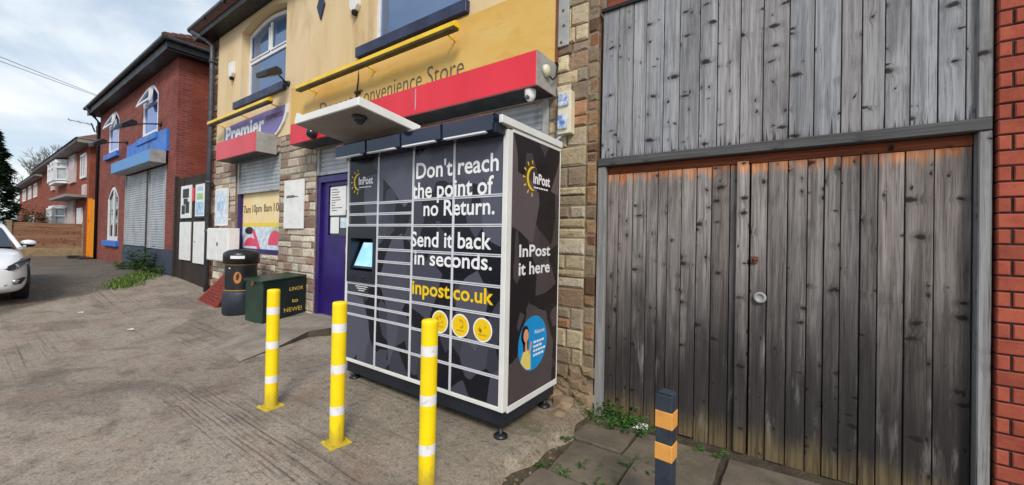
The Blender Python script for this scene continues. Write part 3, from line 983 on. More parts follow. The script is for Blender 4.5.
# broken base of the pillar, rough and dark
bs = MB()
rb = random.Random(9)
for k_ in range(26):
    x = rb.uniform(-1.9, -1.44); z = rb.uniform(0.0, 0.28)
    s = rb.uniform(0.04, 0.1)
    bs.cbox(x - s, x + s, YF - rb.uniform(0.0, 0.06), YF + 0.1, z - s * 0.7, z + s * 0.7, 0.02, 0, (1, 1, 1), rb, 0.02)
bs.build('broken_plinth', M['rubble'], shop)
sw = MB()
sw.box(-11.07, -10.8, YF + 0.02, 9.0, -0.2, 5.95); sw.build('side_wall', M['brick_red'], shop); sw = MB(); sw.box(-1.7, -1.44, YF + 0.3, 9.0, -0.2, 5.95); sw.build('side_wall', M['brick_red'], shop)
sw = MB(); sw.box(-10.8, -1.7, 8.8, 9.0, -0.2, 5.95)
sw.build('rear_wall', M['brick_red'], shop)
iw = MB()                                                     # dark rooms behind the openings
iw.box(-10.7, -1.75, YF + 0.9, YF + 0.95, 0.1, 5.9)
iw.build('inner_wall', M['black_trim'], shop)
ev = MB()
ev.box(-11.4, -1.43, 3.14, 3.7, 6.0, 6.03)
ev.box(-11.4, -1.43, 3.115, 3.14, 5.985, 6.2)
ev.build('soffit', M['black_trim'], shop)
gt = MB()
prof = [(3.11 + 0.055 * math.cos(a), 6.24 + 0.06 * math.sin(a)) for a in [PI + i * PI / 10 for i in range(11)]] + [(3.165, 6.27), (3.055, 6.27)]
gt.prism([(a - 0.055, b - 0.015) for a, b in prof], 'x', -11.46, -1.43)
for x in (-10.4, -9.3, -8.2, -7.1, -6.0, -4.9, -3.8, -2.7):
    gt.box(x - 0.015, x + 0.015, 2.99, 3.12, 6.15, 6.2)
gt.build('gutter', M['gutter_black'], shop)
rfm = MB()
rfm.prism([(3.0, 6.2), (7.2, 8.7), (9.4, 7.3), (9.4, 7.2), (7.2, 8.55), (3.1, 6.1)], 'x', -11.4, -1.44)
rfm.build('roof', M['tile'], shop)
dp = MB()
dp.tube([(-11.2, 3.02, 6.1), (-10.95, 3.2, 5.95), (-10.82, 3.31, 5.8), (-10.82, 3.31, 0.12)], 0.05, 12)
for z in (1.5, 2.62, 4.0, 5.4):
    dp.tube([(-10.82, 3.31, z), (-10.82, 3.31, z + 0.07)], 0.062, 12)
    dp.box(-10.89, -10.75, 3.34, 3.4, z + 0.01, z + 0.06)
dp.build('downpipe', M['pipe_grey'], shop)
m = MB(); m.tube([(-5.17, YF - 0.012, 4.3), (-5.19, YF - 0.015, 4.0), (-5.16, YF - 0.045, 3.8), (-5.2, YF - 0.05, 3.5)], 0.011, 6); m.tube([(-5.22, YF - 0.045, 3.62), (-5.1, YF - 0.06, 3.6)], 0.025, 6)
m.build('cable', M['black_trim'], shop)
# upper windows
for i, (a, b, c, d) in enumerate(win_up):
    f = MB(); y0, y1 = YF + 0.15, YF + 0.21
    z0 = 4.3; zs = 5.73; t = 0.065
    f.box(a, a + t, y0, y1, z0, zs); f.box(b - t, b, y0, y1, z0, zs); f.box(a + t, b - t, y0, y1, z0, z0 + t)
    f.box(a + t, b - t, y0 + 0.004, y1, 5.1, 5.17)
    f.box((a + b) / 2 - 0.035, (a + b) / 2 + 0.035, y0 + 0.007, y1, 5.17, 5.76)
    ar = [(a + (b - a) * q / 16, 5.73 + 0.15 * math.sin(PI * q / 16)) for q in range(17)]
    f.prism(ar + [(x, z - t * 1.1) for x, z in ar[::-1]], 'y', y0 - 0.003, y1)
    for p, q in ((a + t, (a + b) / 2 - 0.035), ((a + b) / 2 + 0.035, b - t)):       # opening top lights
        f.box(p, p + 0.035, y0 - 0.012, y0 + 0.02, 5.17, 5.67); f.box(q - 0.035, q, y0 - 0.012, y0 + 0.02, 5.17, 5.67); f.box(p, q, y0 - 0.014, y0 + 0.02, 5.17, 5.205)
    fo = f.build('window', M['upvc'], shop, 0.004)
    gmb = MB(); gmb.prism([(a + 0.03, z0 + 0.03), (b - 0.03, z0 + 0.03)] + [(x * 0.99 + 0.01 * (a + b) / 2, z - 0.03) for x, z in ar[::-1]], 'y', y0 + 0.03, y0 + 0.04)
    gmb.build('pane', M['glass_sky'], fo)
    bl = MB(); bl.box(a + 0.1, a + 0.32, y0 + 0.1, y0 + 0.12, z0 + 0.05, 5.5); bl.build('curtain', M['white_paint'], fo); bl = MB(); bl.box(b - 0.3, b - 0.1, y0 + 0.1, y0 + 0.12, z0 + 0.05, 5.5)
    bl.build('curtain', M['white_paint'], fo)
    s = MB(); s.box(a - 0.2, b + 0.06, YF - 0.07, YF + 0.16, 4.135, 4.285)
    s.build('sill', M['sill_navy'], fo, 0.006)
# ground floor window with printed vinyl
f = MB(); a, b, c, d = dw
f.box(a, a + 0.11, YF + 0.06, YF + 0.16, c, 2.36); f.box(b - 0.04, b, YF + 0.1, YF + 0.16, c, 2.36); f.box(a + .11, b - .04, YF + 0.08, YF + 0.16, c, c + 0.09); f.box(a, b, YF + 0.08, YF + 0.16, 2.36, 2.44)
wo_ = f.build('display_window', M['purple_door'], shop, 0.004)
v = MB(); yy = YF + 0.12
v.box(a + 0.1, b - 0.04, yy, yy + 0.01, 1.72, 2.37, 0); v.box(a + 0.1, b - 0.04, yy - 0.002, yy + 0.01, 1.64, 1.72, 1)
v.box(a + 0.1, b - 0.04, yy - 0.0005, yy + 0.01, c + 0.08, 1.64, 2)
# printed fruit and a hand with a spoon
v.prism(arc(-8.0, 1.23, 0.3, 0.34, 0.15, PI - 0.15, 16), 'y', yy - 0.004, yy, 3)
v.prism(arc(-9.08, 1.22, 0.3, 0.2, 0.1, PI - 0.1, 16), 'y', yy - 0.004, yy, 3)
v.prism([(-9.0, 1.55), (-8.9, 1.58), (-8.62, 1.2), (-8.74, 1.18)], 'y', yy - 0.007, yy - 0.002, 3)
v.prism(arc(-9.15, 1.56, 0.2, 0.075, 0, 2 * PI, 18)[:-1], 'y', yy - 0.006, yy - 0.001, 4)
v.prism(arc(-7.95, 1.5, 0.25, 0.14, 0, 2 * PI, 18)[:-1], 'y', yy - 0.003, yy, 5)
letter(v, '7am', (-9.44, yy - 0.004, 1.93), (1, 0, 0), (0, 0, 1), 0.33, 0.15, 4)
letter(v, '10pm', (-9.02, yy - 0.004, 1.935), (1, 0, 0), (0, 0, 1), 0.42, 0.16, 4)
letter(v, '8am', (-8.5, yy - 0.004, 1.94), (1, 0, 0), (0, 0, 1), 0.33, 0.15, 4)
letter(v, '10', (-8.08, yy - 0.004, 1.94), (1, 0, 0), (0, 0, 1), 0.2, 0.16, 4)
v.build('window_print', [M['poster_cream'], M['poster_yellow'], M['poster_pale'], M['poster_pink'], M['black_letter'], M['poster_green']], wo_)
# purple door
f = MB(); a, b, c, d = dd
f.box(a, a + 0.1, YF + 0.03, YF + 0.13, 0.18, 2.46); f.box(b - 0.1, b, YF + 0.03, YF + 0.13, 0.18, 2.46); f.box(a + .1, b - .1, YF + 0.03, YF + 0.13, 2.36, 2.46)
do = MB(); y = YF + 0.08
ga, gb, gc, gd = -6.08, -5.42, 1.5, 2.3
for q in wall_cells(a + 0.1, b - 0.1, 0.2, 2.36, [(ga, gb, gc, gd)]):
    do.box(q[0], q[1], y, y + 0.045, q[2], q[3])
do.box(-6.1, -5.4, y - 0.006, y + 0.002, 0.42, 1.3)
for q in ((ga - 0.03, gb + 0.03, gc - 0.03, gc), (ga - 0.03, gb + 0.03, gd, gd + 0.03), (ga - 0.03, ga, gc, gd), (gb, gb + 0.03, gc, gd)):
    do.box(q[0], q[1], y - 0.008, y + 0.01, q[2], q[3])
door = do.build('door', M['purple_door'], shop, 0.003)
f.build('door_frame', M['purple_door'], door, 0.003)
gl = MB(); gl.box(ga, gb, y + 0.02, y + 0.03, gc, gd); gl.build('door_pane', M['glass_dark'], door)
no = MB()
for q in ((-6.06, -5.62, 1.82, 2.28, 0), (-5.6, -5.44, 1.9, 2.27, 1), (-6.04, -5.8, 1.53, 1.79, 0), (-5.76, -5.5, 1.62, 1.78, 1)):
    no.box(q[0], q[1], y + 0.012, y + 0.016, q[2], q[3], q[4])
rn = random.Random(3)
for i in range(9):
    z = 2.24 - i * 0.042
    no.box(-6.02, -6.02 + rn.uniform(0.1, 0.34), y + 0.0105, y + 0.013, z - 0.012, z, 2)
no.build('notice', [M['white_paint'], M['poster_pale'], M['grey_letter']], door)
hd = MB(); hd.tube([(-5.48, y - 0.05, 1.1), (-5.48, y - 0.05, 1.35)], 0.012, 8); hd.box(-5.5, -5.46, y - 0.05, y, 1.1, 1.12); hd.box(-5.5, -5.46, y - 0.05, y, 1.33, 1.35)
hd.build('handle', M['chrome'], door)
dj = MB(); dj.box(a, b, YF + 0.0, YF + 0.2, 0.1, 0.2); dj.build('doorstep', M['concrete'], shop, 0.008)


# roller shutters
def shutter(name, label, x0, x1, z0, z1, y, housing=None, fm='red_fascia', guides=True, two=None):
    t = thing(name, label, 'roller shutter', ((x0 + x1) / 2, y, z0))
    m = MB(); slats(m, x0, x1, z0 + 0.06, z1, y)
    m.build('curtain', M['shutter'], t, fixn=False)
    b_ = MB(); b_.box(x0, x1, y - 0.012, y + 0.024, z0, z0 + 0.06)
    for q in (0.18, 0.82):
        xx = x0 + (x1 - x0) * q
        b_.box(xx - 0.04, xx + 0.04, y - 0.022, y - 0.012, z0 + 0.015, z0 + 0.04)
    b_.build('bottom_bar', M['shutter'], t, 0.003)
    for xx in (x0 - 0.05, x1 - 0.02):
        r_ = MB(); r_.box(xx, xx + 0.07, y - 0.03, y + 0.03, z0, z1); r_.build('guide_rail', M['grey_end'], t, 0.003)
    if housing:
        hx0, hx1, hy, hz0, hz1 = housing
        h = MB(); h.box(hx0, hx1, hy, YF - 0.002, hz0, hz1, 1); h.box(hx0 + 0.004, hx1 - 0.012, hy - 0.006, hy + 0.001, hz0 + 0.004, hz1 - 0.004, 0)
        h.box(-3.52, -3.5, hy - 0.008, hy - 0.005, hz0 + 0.05, hz1 - 0.03, 1) if hx0 > -7 else None
        h.box(hx0 + 0.002, hx1 - 0.002, hy + 0.01, YF - 0.03, hz0 - 0.004, hz0, 2)
        h.build('housing', [M[fm], M['grey_end'], M['black_trim']], t, 0.003)
    return t


shutter('roller_shutter', 'half raised grey roller shutter with faded red housing over the printed shop window', -9.5, -7.68, 2.33, 3.0, YF + 0.05, (-9.6, -7.75, 3.05, 2.98, 3.345), 'red_faded')
shutter('roller_shutter', 'short grey roller shutter rolled up above the purple door', -6.3, -5.28, 2.48, 2.93, YF + 0.04)
shutter('roller_shutter', 'grey roller shutter closed behind the parcel locker under the long red housing', -3.84, -2.0, 0.2, 2.93, YF + 0.03, (-6.46, -1.865, 3.03, 2.925, 3.25), 'red_fascia')

# fascia sign boards
t = thing('shop_sign', 'purple sign with a curved end and white lettering above the left shutter', 'sign', (-8.8, YF, 3.3))
m = MB()
cur = [(-7.42 - 0.02 * i, 3.8 - 0.0 * i) for i in range(1)]
edge_ = [(-7.38, 3.845), (-7.40, 3.7), (-7.5, 3.55), (-7.66, 3.42), (-7.86, 3.32)]
poly = [(-10.15, 3.24), (-10.15, 3.8), (-9.4, 3.83), (-8.2, 3.85)] + edge_ + [(-8.0, 3.24)]
m.prism(poly[::-1], 'y', YF - 0.04, YF - 0.001)
m.build('board', M['purple_sign'], t)
tr = MB()
e2 = [(x + 0.07, z + 0.0) for x, z in edge_]
for i in range(len(edge_) - 1):
    q = [edge_[i], edge_[i + 1], e2[i + 1], e2[i]]
    tr.prism(q, 'y', YF - 0.038, YF - 0.002)
tr.build('trim', M['white_paint'], t)
lt = MB()
letter(lt, 'Premier', (-10.05, YF - 0.044, 3.475), (1, 0, 0), (0, 0, 1), 1.86, 0.31, 0, 0.035)
letter(lt, 'EXPRESS', (-8.12, YF - 0.044, 3.66), (1, 0, 0), (0, 0, 1), 0.66, 0.085, 1, 0.015)
lt.build('lettering', [M['white_letter'], M['maroon_letter']], t)

t = thing('shop_sign', 'long faded yellow sign board lettered in grey above the red shutter housing', 'sign', (-4.5, YF, 3.3))
m = MB(); m.box(-7.2, -1.865, YF - 0.03, YF - 0.001, 3.262, 4.09)
m.build('board', M['yellow_board'], t)
m = MB(); m.box(-1.865, -1.84, YF - 0.04, YF + 0.01, 3.255, 4.1); m.build('edge_trim', M['rust'], t)
lt = MB()
letter(lt, 'Dorset', (-6.22, YF - 0.034, 3.41), (1, 0, 0), (0, 0, 1), 0.92, 0.24, 0, -0.006)
letter(lt, 'Convenience', (-5.22, YF - 0.034, 3.41), (1, 0, 0), (0, 0, 1), 1.42, 0.24, 0, -0.006)
letter(lt, 'Store', (-3.7, YF - 0.034, 3.405), (1, 0, 0), (0, 0, 1), 0.62, 0.24, 0, -0.006)
lt.build('lettering', M['grey_letter'], t)


# trough lights
def trough(label, x0, x1, z, y):
    t = thing('sign_light', label, 'sign light', ((x0 + x1) / 2, YF, z), 'yellow trough lights over the shop signs')
    m = MB()
    pr = [(y - 0.05, z - 0.005), (y - 0.045, z + 0.05), (y, z + 0.075), (y + 0.045, z + 0.05), (y + 0.05, z - 0.005)]
    m.prism(pr, 'x', x0, x1)
    m.build('cover', M['trough_yellow'], t, 0.006, 2)
    u = MB(); u.box(x0 + 0.01, x1 - 0.01, y - 0.042, y + 0.042, z - 0.03, z - 0.006); u.build('underside', M['trough_under'], t)
    n = 3
    for i in range(n):
        xx = x0 + (x1 - x0) * (0.06 + 0.88 * i / (n - 1))
        b_ = MB(); b_.tube([(xx, y + 0.04, z + 0.01), (xx, YF, z - 0.03)], 0.012, 8); b_.lathe([(0.001, -0.012), (0.035, -0.012), (0.035, 0), (0.001, 0)], (xx, YF, z - 0.03), 12, axis='y')
        b_.build('bracket', M['trough_yellow'], t)


trough('shorter yellow trough light over the purple sign', -10.42, -7.52, 3.88, 3.17)
trough('long yellow trough light over the yellow sign board', -6.55, -3.02, 3.87, 3.17)


# wall fittings
def alarm(label, x, z):
    t = thing('alarm_box', label, 'alarm box', (x, YF, z), 'burglar alarm boxes on the shop wall')
    m = MB(); m.prism([(x - 0.1, z + 0.16), (x + 0.1, z + 0.16), (x + 0.1, z - 0.08), (x + 0.05, z - 0.15), (x - 0.05, z - 0.15), (x - 0.1, z - 0.08)], 'y', YF - 0.075, YF)
    m.build('cover', M['white_paint'], t, 0.012, 2)
    m = MB(); m.lathe([(0.001, -0.06), (0.04, -0.055), (0.045, 0)], (x, YF - 0.04, z - 0.15), 12); m.build('strobe', M['black_trim'], t)


alarm('white alarm box left of the upper shop window', -9.83, 5.03)
alarm('white alarm box between the diamond plaque and the right upper window', -5.3, 5.02)
m = MB(); m.prism([(-6.3 - 0.115, 5.29), (-6.3, 5.05), (-6.3 + 0.115, 5.29), (-6.3, 5.53)], 'y', YF - 0.03, YF)
tag(m.build('wall_plaque', M['sill_navy'], None, 0.006), 'dark diamond shaped plaque on the cream wall', 'plaque')


def floodlight(label, base, head, grp, mat='lamp_black', s=1.0):
    t = thing('floodlight', label, 'floodlight', base, grp)
    bx, by, bz = base; hx, hy, hz = head
    m = MB(); m.lathe([(0.001, -0.05 * s), (0.06 * s, -0.05 * s), (0.07 * s, 0), (0.001, 0)], base, 14, axis='y')
    m.tube([(bx, by - 0.04 * s, bz), (bx + (hx - bx) * 0.3, by + (hy - by) * 0.5, bz + (hz - bz) * 0.9 + 0.05), (hx, hy, hz)], 0.02 * s, 8)
    m.build('arm', M[mat], t)
    h = MB()
    T = Matrix.Translation(Vector(head)) @ Euler((math.radians(28), 0, math.radians(8))).to_matrix().to_4x4()
    o = len(h.v)
    h.prism([(-0.2 * s, -0.05 * s), (-0.16 * s, 0.05 * s), (0.12 * s, 0.11 * s), (0.2 * s, 0.04 * s), (0.18 * s, -0.06 * s)], 'x', -0.19 * s, 0.19 * s)
    h.v = [tuple(T @ Vector(q)) for q in h.v]
    ho = h.build('lamp_head', M[mat], t, 0.012 * s, 2)
    gl = MB(); gl.box(-0.16 * s, 0.16 * s, -0.17 * s, 0.16 * s, -0.066 * s, -0.06 * s, T=T); gl.build('lens', M['grey_end'], ho)


floodlight('black floodlight on an arm in front of the upper left shop window', (-7.36, YF, 4.22), (-7.3, 3.04, 4.27), 'floodlights', s=0.8)
cv = thing('security_camera', 'white dome security camera under the right end of the red housing', 'camera', (-1.98, 3.1, 2.92))
m = MB(); m.lathe([(0.001, 0), (0.055, 0), (0.055, -0.02), (0.05, -0.07), (0.03, -0.1), (0.001, -0.108)], (-1.98, 3.1, 2.92), 18); m.build('housing', M['white_paint'], cv)
m = MB(); m.sphere((-1.985, 3.07, 2.845), 0.026); m.build('lens', M['grey_letter'], cv)
cv = thing('security_camera', 'black dome security camera on the left end of the red housing', 'camera', (-5.67, 3.03, 2.98))
m = MB(); m.lathe([(0.001, -0.03), (0.085, -0.03), (0.085, 0), (0.001, 0)], (-5.72, 3.024, 3.0), 18, axis='y'); m.build('base', M['black_trim'], cv)
m = MB(); m.sphere((-5.72, 2.98, 3.0), 0.078); m.build('dome', M['glass_dark'], cv)
cv = thing('junction_box', 'round cream junction fitting with a cable on the end of the red housing', 'junction box', (-1.864, 3.2, 3.12))
m = MB(); m.lathe([(0.001, 0.035), (0.05, 0.035), (0.06, 0), (0.001, 0)], (-1.862, 3.17, 3.1), 16, axis='x'); m.build('cap', M['beige_plastic'], cv)
m = MB(); m.tube([(-1.84, 3.2, 3.07), (-1.83, 3.26, 3.04), (-1.83, 3.33, 3.1), (-1.84, 3.38, 3.24)], 0.008, 6); m.build('cable', M['black_trim'], cv)
mbx = thing('meter_box', 'cream cable box with torn blue and white labels on the stone pillar', 'meter box', (-1.71, YF, 2.52))
m = MB(); m.box(-1.795, -1.655, YF - 0.09, YF, 2.52, 2.93); m.build('case', M['beige_plastic'], mbx, 0.008, 2)
m = MB(); m.box(-1.785, -1.69, YF - 0.115, YF - 0.085, 2.56, 2.7); m.build('label', M['label_blue'], mbx, 0.01, 2); m = MB(); m.box(-1.785, -1.68, YF - 0.11, YF - 0.085, 2.78, 2.9); m.build('label', M['label_blue'], mbx, 0.01, 2)
m = MB(); m.tube([(-1.76, YF - 0.04, 2.53), (-1.8, YF - 0.08, 2.47), (-1.84, YF - 0.06, 2.44)], 0.014, 8); m.build('cable', M['label_blue'], mbx)
pl_ = thing('metal_plate', 'pale drilled metal plate fixed high on the stone pillar', 'plate', (-1.77, YF, 3.4))
m = MB(); m.box(-1.84, -1.725, YF - 0.035, YF - 0.01, 3.4, 4.0); m.build('plate', M['grey_end'], pl_, 0.004)
for z, x in ((3.44, -1.8), (3.6, -1.775), (3.75, -1.785), (3.93, -1.79)):
    m = MB(); m.lathe([(0.001, -0.006), (0.012, -0.006), (0.014, 0), (0.001, 0)], (x, YF - 0.036, z), 8, axis='y'); m.build('bolt', M['rust'], pl_)
m = MB()
m.box(-10.54, -9.88, YF - 0.05, YF - 0.012, 1.66, 2.48, 0); m.box(-10.5, -9.92, YF - 0.054, YF - 0.049, 1.7, 2.44, 1)
m.box(-10.4, -10.05, YF - 0.056, YF - 0.053, 2.0, 2.2, 2)
tag(m.build('notice_board', [M['white_paint'], M['poster_pale'], M['poster_blue']]), 'white framed blue notice on the stone wall beside the drainpipe', 'notice board')
ub = thing('utility_cabinet', 'white utility cabinet on the wall between the drainpipe and litter bin', 'cabinet', (-9.9, YF, 0.87))
m = MB(); m.box(-10.46, -9.28, YF - 0.2, YF - 0.008, 0.9, 1.6, 0); m.box(-10.44, -9.885, YF - 0.212, YF - 0.2, 0.92, 1.58, 0); m.box(-9.865, -9.3, YF - 0.212, YF - 0.2, 0.92, 1.58, 0)
m.build('case', M['white_paint'], ub, 0.006)
m = MB(); m.box(-9.86, -9.82, YF - 0.225, YF - 0.21, 1.22, 1.3); m.build('latch', M['grey_letter'], ub)
wb = thing('notice_board', 'plain white notice with one short line on the stone wall left of the purple door', 'notice board', (-7.0, YF, 1.6))
m = MB(); m.box(-7.34, -6.67, YF - 0.04, YF - 0.01, 1.6, 2.45); m.build('panel', M['white_paint'], wb, 0.004)
m = MB()
rn = random.Random(8)
x = -7.24
for wd in (0.04, 0.06, 0.03, 0.05, 0.04):
    m.box(x, x + wd, YF - 0.043, YF - 0.039, 2.14, 2.185); x += wd + 0.012
m.box(-7.0, -6.84, YF - 0.043, YF - 0.039, 2.15, 2.165)
m.build('print', M['grey_letter'], wb)

# ------------------------------------------------------------------ timber garage front on the right
rw = random.Random(77)
GT = thing('timber_gate', 'tall weathered grey timber garage front with double board doors', 'gate', (-0.2, 3.45, -0.1))
m = MB(); boards(m, -1.395, 0.985, 2.262, 3.63, 3.43, 0.03, 0.105, 0.16, rw, 0.006, lo=0.82, hi=1.12)
m.build('upper_boarding', M['wood_top'], GT, 0.002)
m = MB(); m.box(-1.41, 0.99, 3.41, 3.5, 3.63, 3.665); m.build('capping', M['black_trim'], GT, 0.004)
m = MB(); m.box(-1.41, 0.985, 3.385, 3.5, 2.185, 2.258, uo=(3, 8)); lin = m.build('lintel', M['wood_beam'], GT, 0.005)
for q in lin.data.uv_layers['UVMap'].data:
    q.uv = (q.uv[1], q.uv[0])
m = MB(); m.box(-1.41, -1.335, 3.4, 3.5, -0.14, 2.184, uo=(1, 3)); m.build('post', M['wood_post'], GT, 0.006)
m = MB(); m.box(0.935, 0.99, 3.395, 3.5, -0.16, 2.184, uo=(7, 5)); m.build('post', M['wood_post'], GT, 0.006)
m = MB(); m.box(0.93, 0.992, 3.4, 3.46, 2.2585, 3.63, uo=(4, 5)); m.build('edge_strip', M['wood_post'], GT, 0.006)
m = MB(); m.box(-1.333, 0.933, 3.462, 3.5, 2.115, 2.183, uo=(2, 5)); rl = m.build('head_rail', M['wood_fresh'], GT, 0.004)
for q in rl.data.uv_layers['UVMap'].data:
    q.uv = (q.uv[1], q.uv[0])
for a, b in ((-1.33, -0.205), (-0.198, 0.93)):
    m = MB(); boards(m, a, b, -0.105, 2.11, 3.455, 0.03, 0.075, 0.135, rw, 0.006, lo=0.62, hi=1.12, jig=0.009, raggedb=0.02)
    if a < -1:
        m.box(-0.29, -0.215, 3.435, 3.452, -0.09, 2.13, 0, (1.25, 1.25, 1.28), (13, 4))
    leaf = m.build('door_leaf', M['wood_gate'], GT, 0.0025)
    m = MB(); m.box(a + 0.01, b - 0.01, 3.49, 3.53, 0.1, 0.22); m.box(a + 0.01, b - 0.01, 3.49, 3.53, 1.75, 1.87); m.box(a, b, 3.53, 3.54, -0.1, 2.17)
    m.build('rail', M['wood_dark'], leaf)
kn = MB(); kn.lathe([(0.001, -0.006), (0.022, -0.006), (0.026, -0.014), (0.036, -0.014), (0.042, -0.008), (0.042, 0), (0.001, 0)], (-0.13, 3.445, 1.1), 22, axis='y')
kn.build('lock_cover', M['grey_end'], GT)
kn = MB(); kn.box(-0.19, -0.145, 3.44, 3.452, 1.36, 1.405); kn.lathe([(0.001, -0.012), (0.012, -0.012), (0.012, 0), (0.001, 0)], (-0.167, 3.44, 1.383), 10, axis='y')
kn.build('latch_plate', M['rust'], GT)
# brick building behind the boards
m = MB(); m.box(-1.42, 1.0, 3.6, 3.85, -0.2, 4.3)
for i in range(8):
    pass
tag(m.build('brick_outbuilding', M['brick_orange']), 'red brick outbuilding wall showing above the timber boards', 'building')
# new brick wall at the right edge
rbk = random.Random(4)
bw = thing('brick_wall', 'bright red brick wall with dark joints beside the timber gate', 'wall', (2.2, 3.38, -0.15))
m = MB(); row = 0; z = -0.15
while z < 4.4:
    x = 1.004 - (0.17 if row % 2 else 0.055)
    while x < 4.0:
        a, b = max(x, 1.004), x + 0.218
        q = rbk.uniform(0.82, 1.1)
        m.cbox(a, b, 3.375 + rbk.uniform(-0.002, 0.002), 3.44, z, z + 0.078, 0.004, 0, (q, q, q), rbk, 0.0015)
        x += 0.23
    z += 0.0885; row += 1
kb = NT('bright red facing brick')
kp = kb.pos()
kc = kb.mix(kb.ramp(kb.noise(kp, 9, 6, 0.65), 0.35, 0.7), S(172, 88, 68), S(150, 72, 57))
kc = kb.mix(1.0, kc, kb.col(), 'MULTIPLY')
kc = kb.mix(kb.ramp(kb.noise(kp, 70, 3, 0.7), 0.55, 0.75, 0, 0.4), kc, S(104, 44, 36))
kb.base(kc); kb.rough(0.85); kb.b.inputs['Specular IOR Level'].default_value = 0.25
kb.bump(kb.noise(kp, 60, 5, 0.7), 0.5, 0.006)
m.build('brick_face', kb.m, bw)
m = MB(); m.box(1.006, 4.0, 3.383, 3.62, -0.2, 4.38); m.build('mortar_bed', M['mortar_dark'], bw)

# ------------------------------------------------------------------ parcel locker
LX0, LX1, LY, LB = -3.72, -1.67, 2.33, 3.16
LK = thing('parcel_locker', 'black and white self service parcel locker with white canopy on the forecourt', 'parcel locker', (-2.7, 2.74, 0.0))
m = MB(); m.box(LX0 + 0.012, LX1 - 0.012, LY + 0.17, LB - 0.01, 0.225, 2.33); m.build('body', M['locker_black'], LK)
m = MB()                                                      # outer frame of the front
m.box(LX0, LX0 + 0.03, LY - 0.006, LY + 0.05, 0.215, 2.315); m.box(LX1 - 0.045, LX1, LY - 0.006, LY + 0.06, 0.215, 2.315)
m.box(LX0 + 0.03, LX1 - 0.045, LY - 0.004, LY + 0.05, 0.215, 0.247); m.box(LX0 + 0.03, LX1 - 0.045, LY - 0.004, LY + 0.05, 2.28, 2.315)
m.box(LX1 - 0.03, LX1, LY + 0.06, LB, 0.19, 0.24); m.box(LX1 - 0.03, LX1, LY + 0.06, LB, 2.305, 2.335); m.box(LX1 - 0.03, LX1 - 0.001, LB - 0.012, LB, 0.24, 2.305)
m.box(LX0, LX0 + 0.03, LY + 0.05, LB, 0.19, 2.315)
m.build('frame', M['locker_white'], LK, 0.003)
m = MB(); m.box(LX0 - 0.01, LX1 - 0.022, LY - 0.005, LB + 0.005, 2.338, 2.393); m.box(LX1 - 0.02, LX1 + 0.012, LY - 0.1, LB + 0.005, 2.338, 2.397); m.build('roof', M['locker_white'], LK, 0.004)
cx = [LX0 + 0.03, -3.205, -2.705, -2.21, LX1 - 0.045]
c1 = [2.28, 1.825, 1.715, 1.605, 1.02, 0.915, 0.805, 0.70, 0.247]
c2 = [2.28, 1.82, 1.714, 1.605, 1.489, 1.374, 1.258, 1.14, 1.026, 0.915, 0.805, 0.70, 0.47, 0.247]
c3 = [2.28, 1.828, 1.60, 1.372, 1.14, 0.922, 0.69, 0.466, 0.247]
colz = [c1, c2, c3, c3]
dv = MB()
for x in cx[1:-1]:
    dv.box(x - 0.011, x + 0.011, LY - 0.0045, LY + 0.03, 0.247, 2.28)
for i in range(4):
    for z in colz[i][1:-1]:
        a, b = cx[i] + (0.011 if i else 0), cx[i + 1] - (0.011 if i < 3 else 0)
        dv.box(a, b, LY - 0.004, LY + 0.02, z + 0.0025, z + 0.0115); dv.box(a, b, LY - 0.004, LY + 0.02, z - 0.0115, z - 0.0025)
dv.build('divider', M['locker_strip'], LK)
for i in range(4):
    for a, b in zip(colz[i], colz[i][1:]):
        if i == 0 and abs(a - 1.605) < 1e-3:
            continue
        mx_, mz_ = (cx[i] + cx[i + 1]) / 2, (a + b) / 2
        T = Matrix.Translation((mx_, LY, mz_)) @ Euler((math.radians(R.uniform(-0.2, 0.2)), 0, math.radians(R.uniform(-0.14, 0.14)))).to_matrix().to_4x4()
        hw_, hh_ = (cx[i + 1] - cx[i]) / 2 - 0.008, (a - b) / 2 - 0.008
        m = MB(); m.box(-hw_, hw_, 0.0005, 0.022, -hh_, hh_, T=T)
        m.build('locker_door', M['vinyl_front'], LK)
# terminal
tm = MB(); ta, tb, tc_, td = cx[0] + 0.006, cx[1] - 0.013, 1.032, 1.594
oa, ob_, oc, od = -3.63, -3.262, 1.15, 1.475
for q in wall_cells(ta, tb, tc_, td, [(oa, ob_, oc, od)]):
    tm.box(q[0], q[1], LY - 0.012, LY + 0.012, q[2], q[3])
tm.box(oa - 0.004, oa, LY + 0.012, LY + 0.16, oc, od); tm.box(ob_, ob_ + 0.004, LY + 0.012, LY + 0.16, oc, od)
tm.box(oa, ob_, LY + 0.012, LY + 0.16, od, od + 0.004); tm.box(oa, ob_, LY + 0.012, LY + 0.16, oc - 0.004, oc); tm.box(oa, ob_, LY + 0.155, LY + 0.16, oc, od)
term = tm.build('terminal', M['locker_black'], LK)
T = Matrix.Translation((-3.445, LY + 0.065, 1.31)) @ Euler((math.radians(-24), 0, 0)).to_matrix().to_4x4()
s_ = MB(); s_.box(-0.165, 0.165, 0.0, 0.012, -0.148, 0.15, T=T); s_.build('screen_bezel', M['locker_black'], term)
s_ = MB(); s_.box(-0.145, 0.145, -0.003, 0.0, -0.125, 0.13, T=T); s_.build('screen', M['screen'], term)
s_ = MB(); s_.lathe([(0.001, -0.008), (0.016, -0.008), (0.02, 0), (0.001, 0)], (-3.4, LY - 0.012, 1.09), 14, axis='y'); s_.box(-3.62, -3.56, LY - 0.016, LY - 0.012, 1.07, 1.1); s_.build('card_reader', M['bin_black'], term)
s_ = MB()
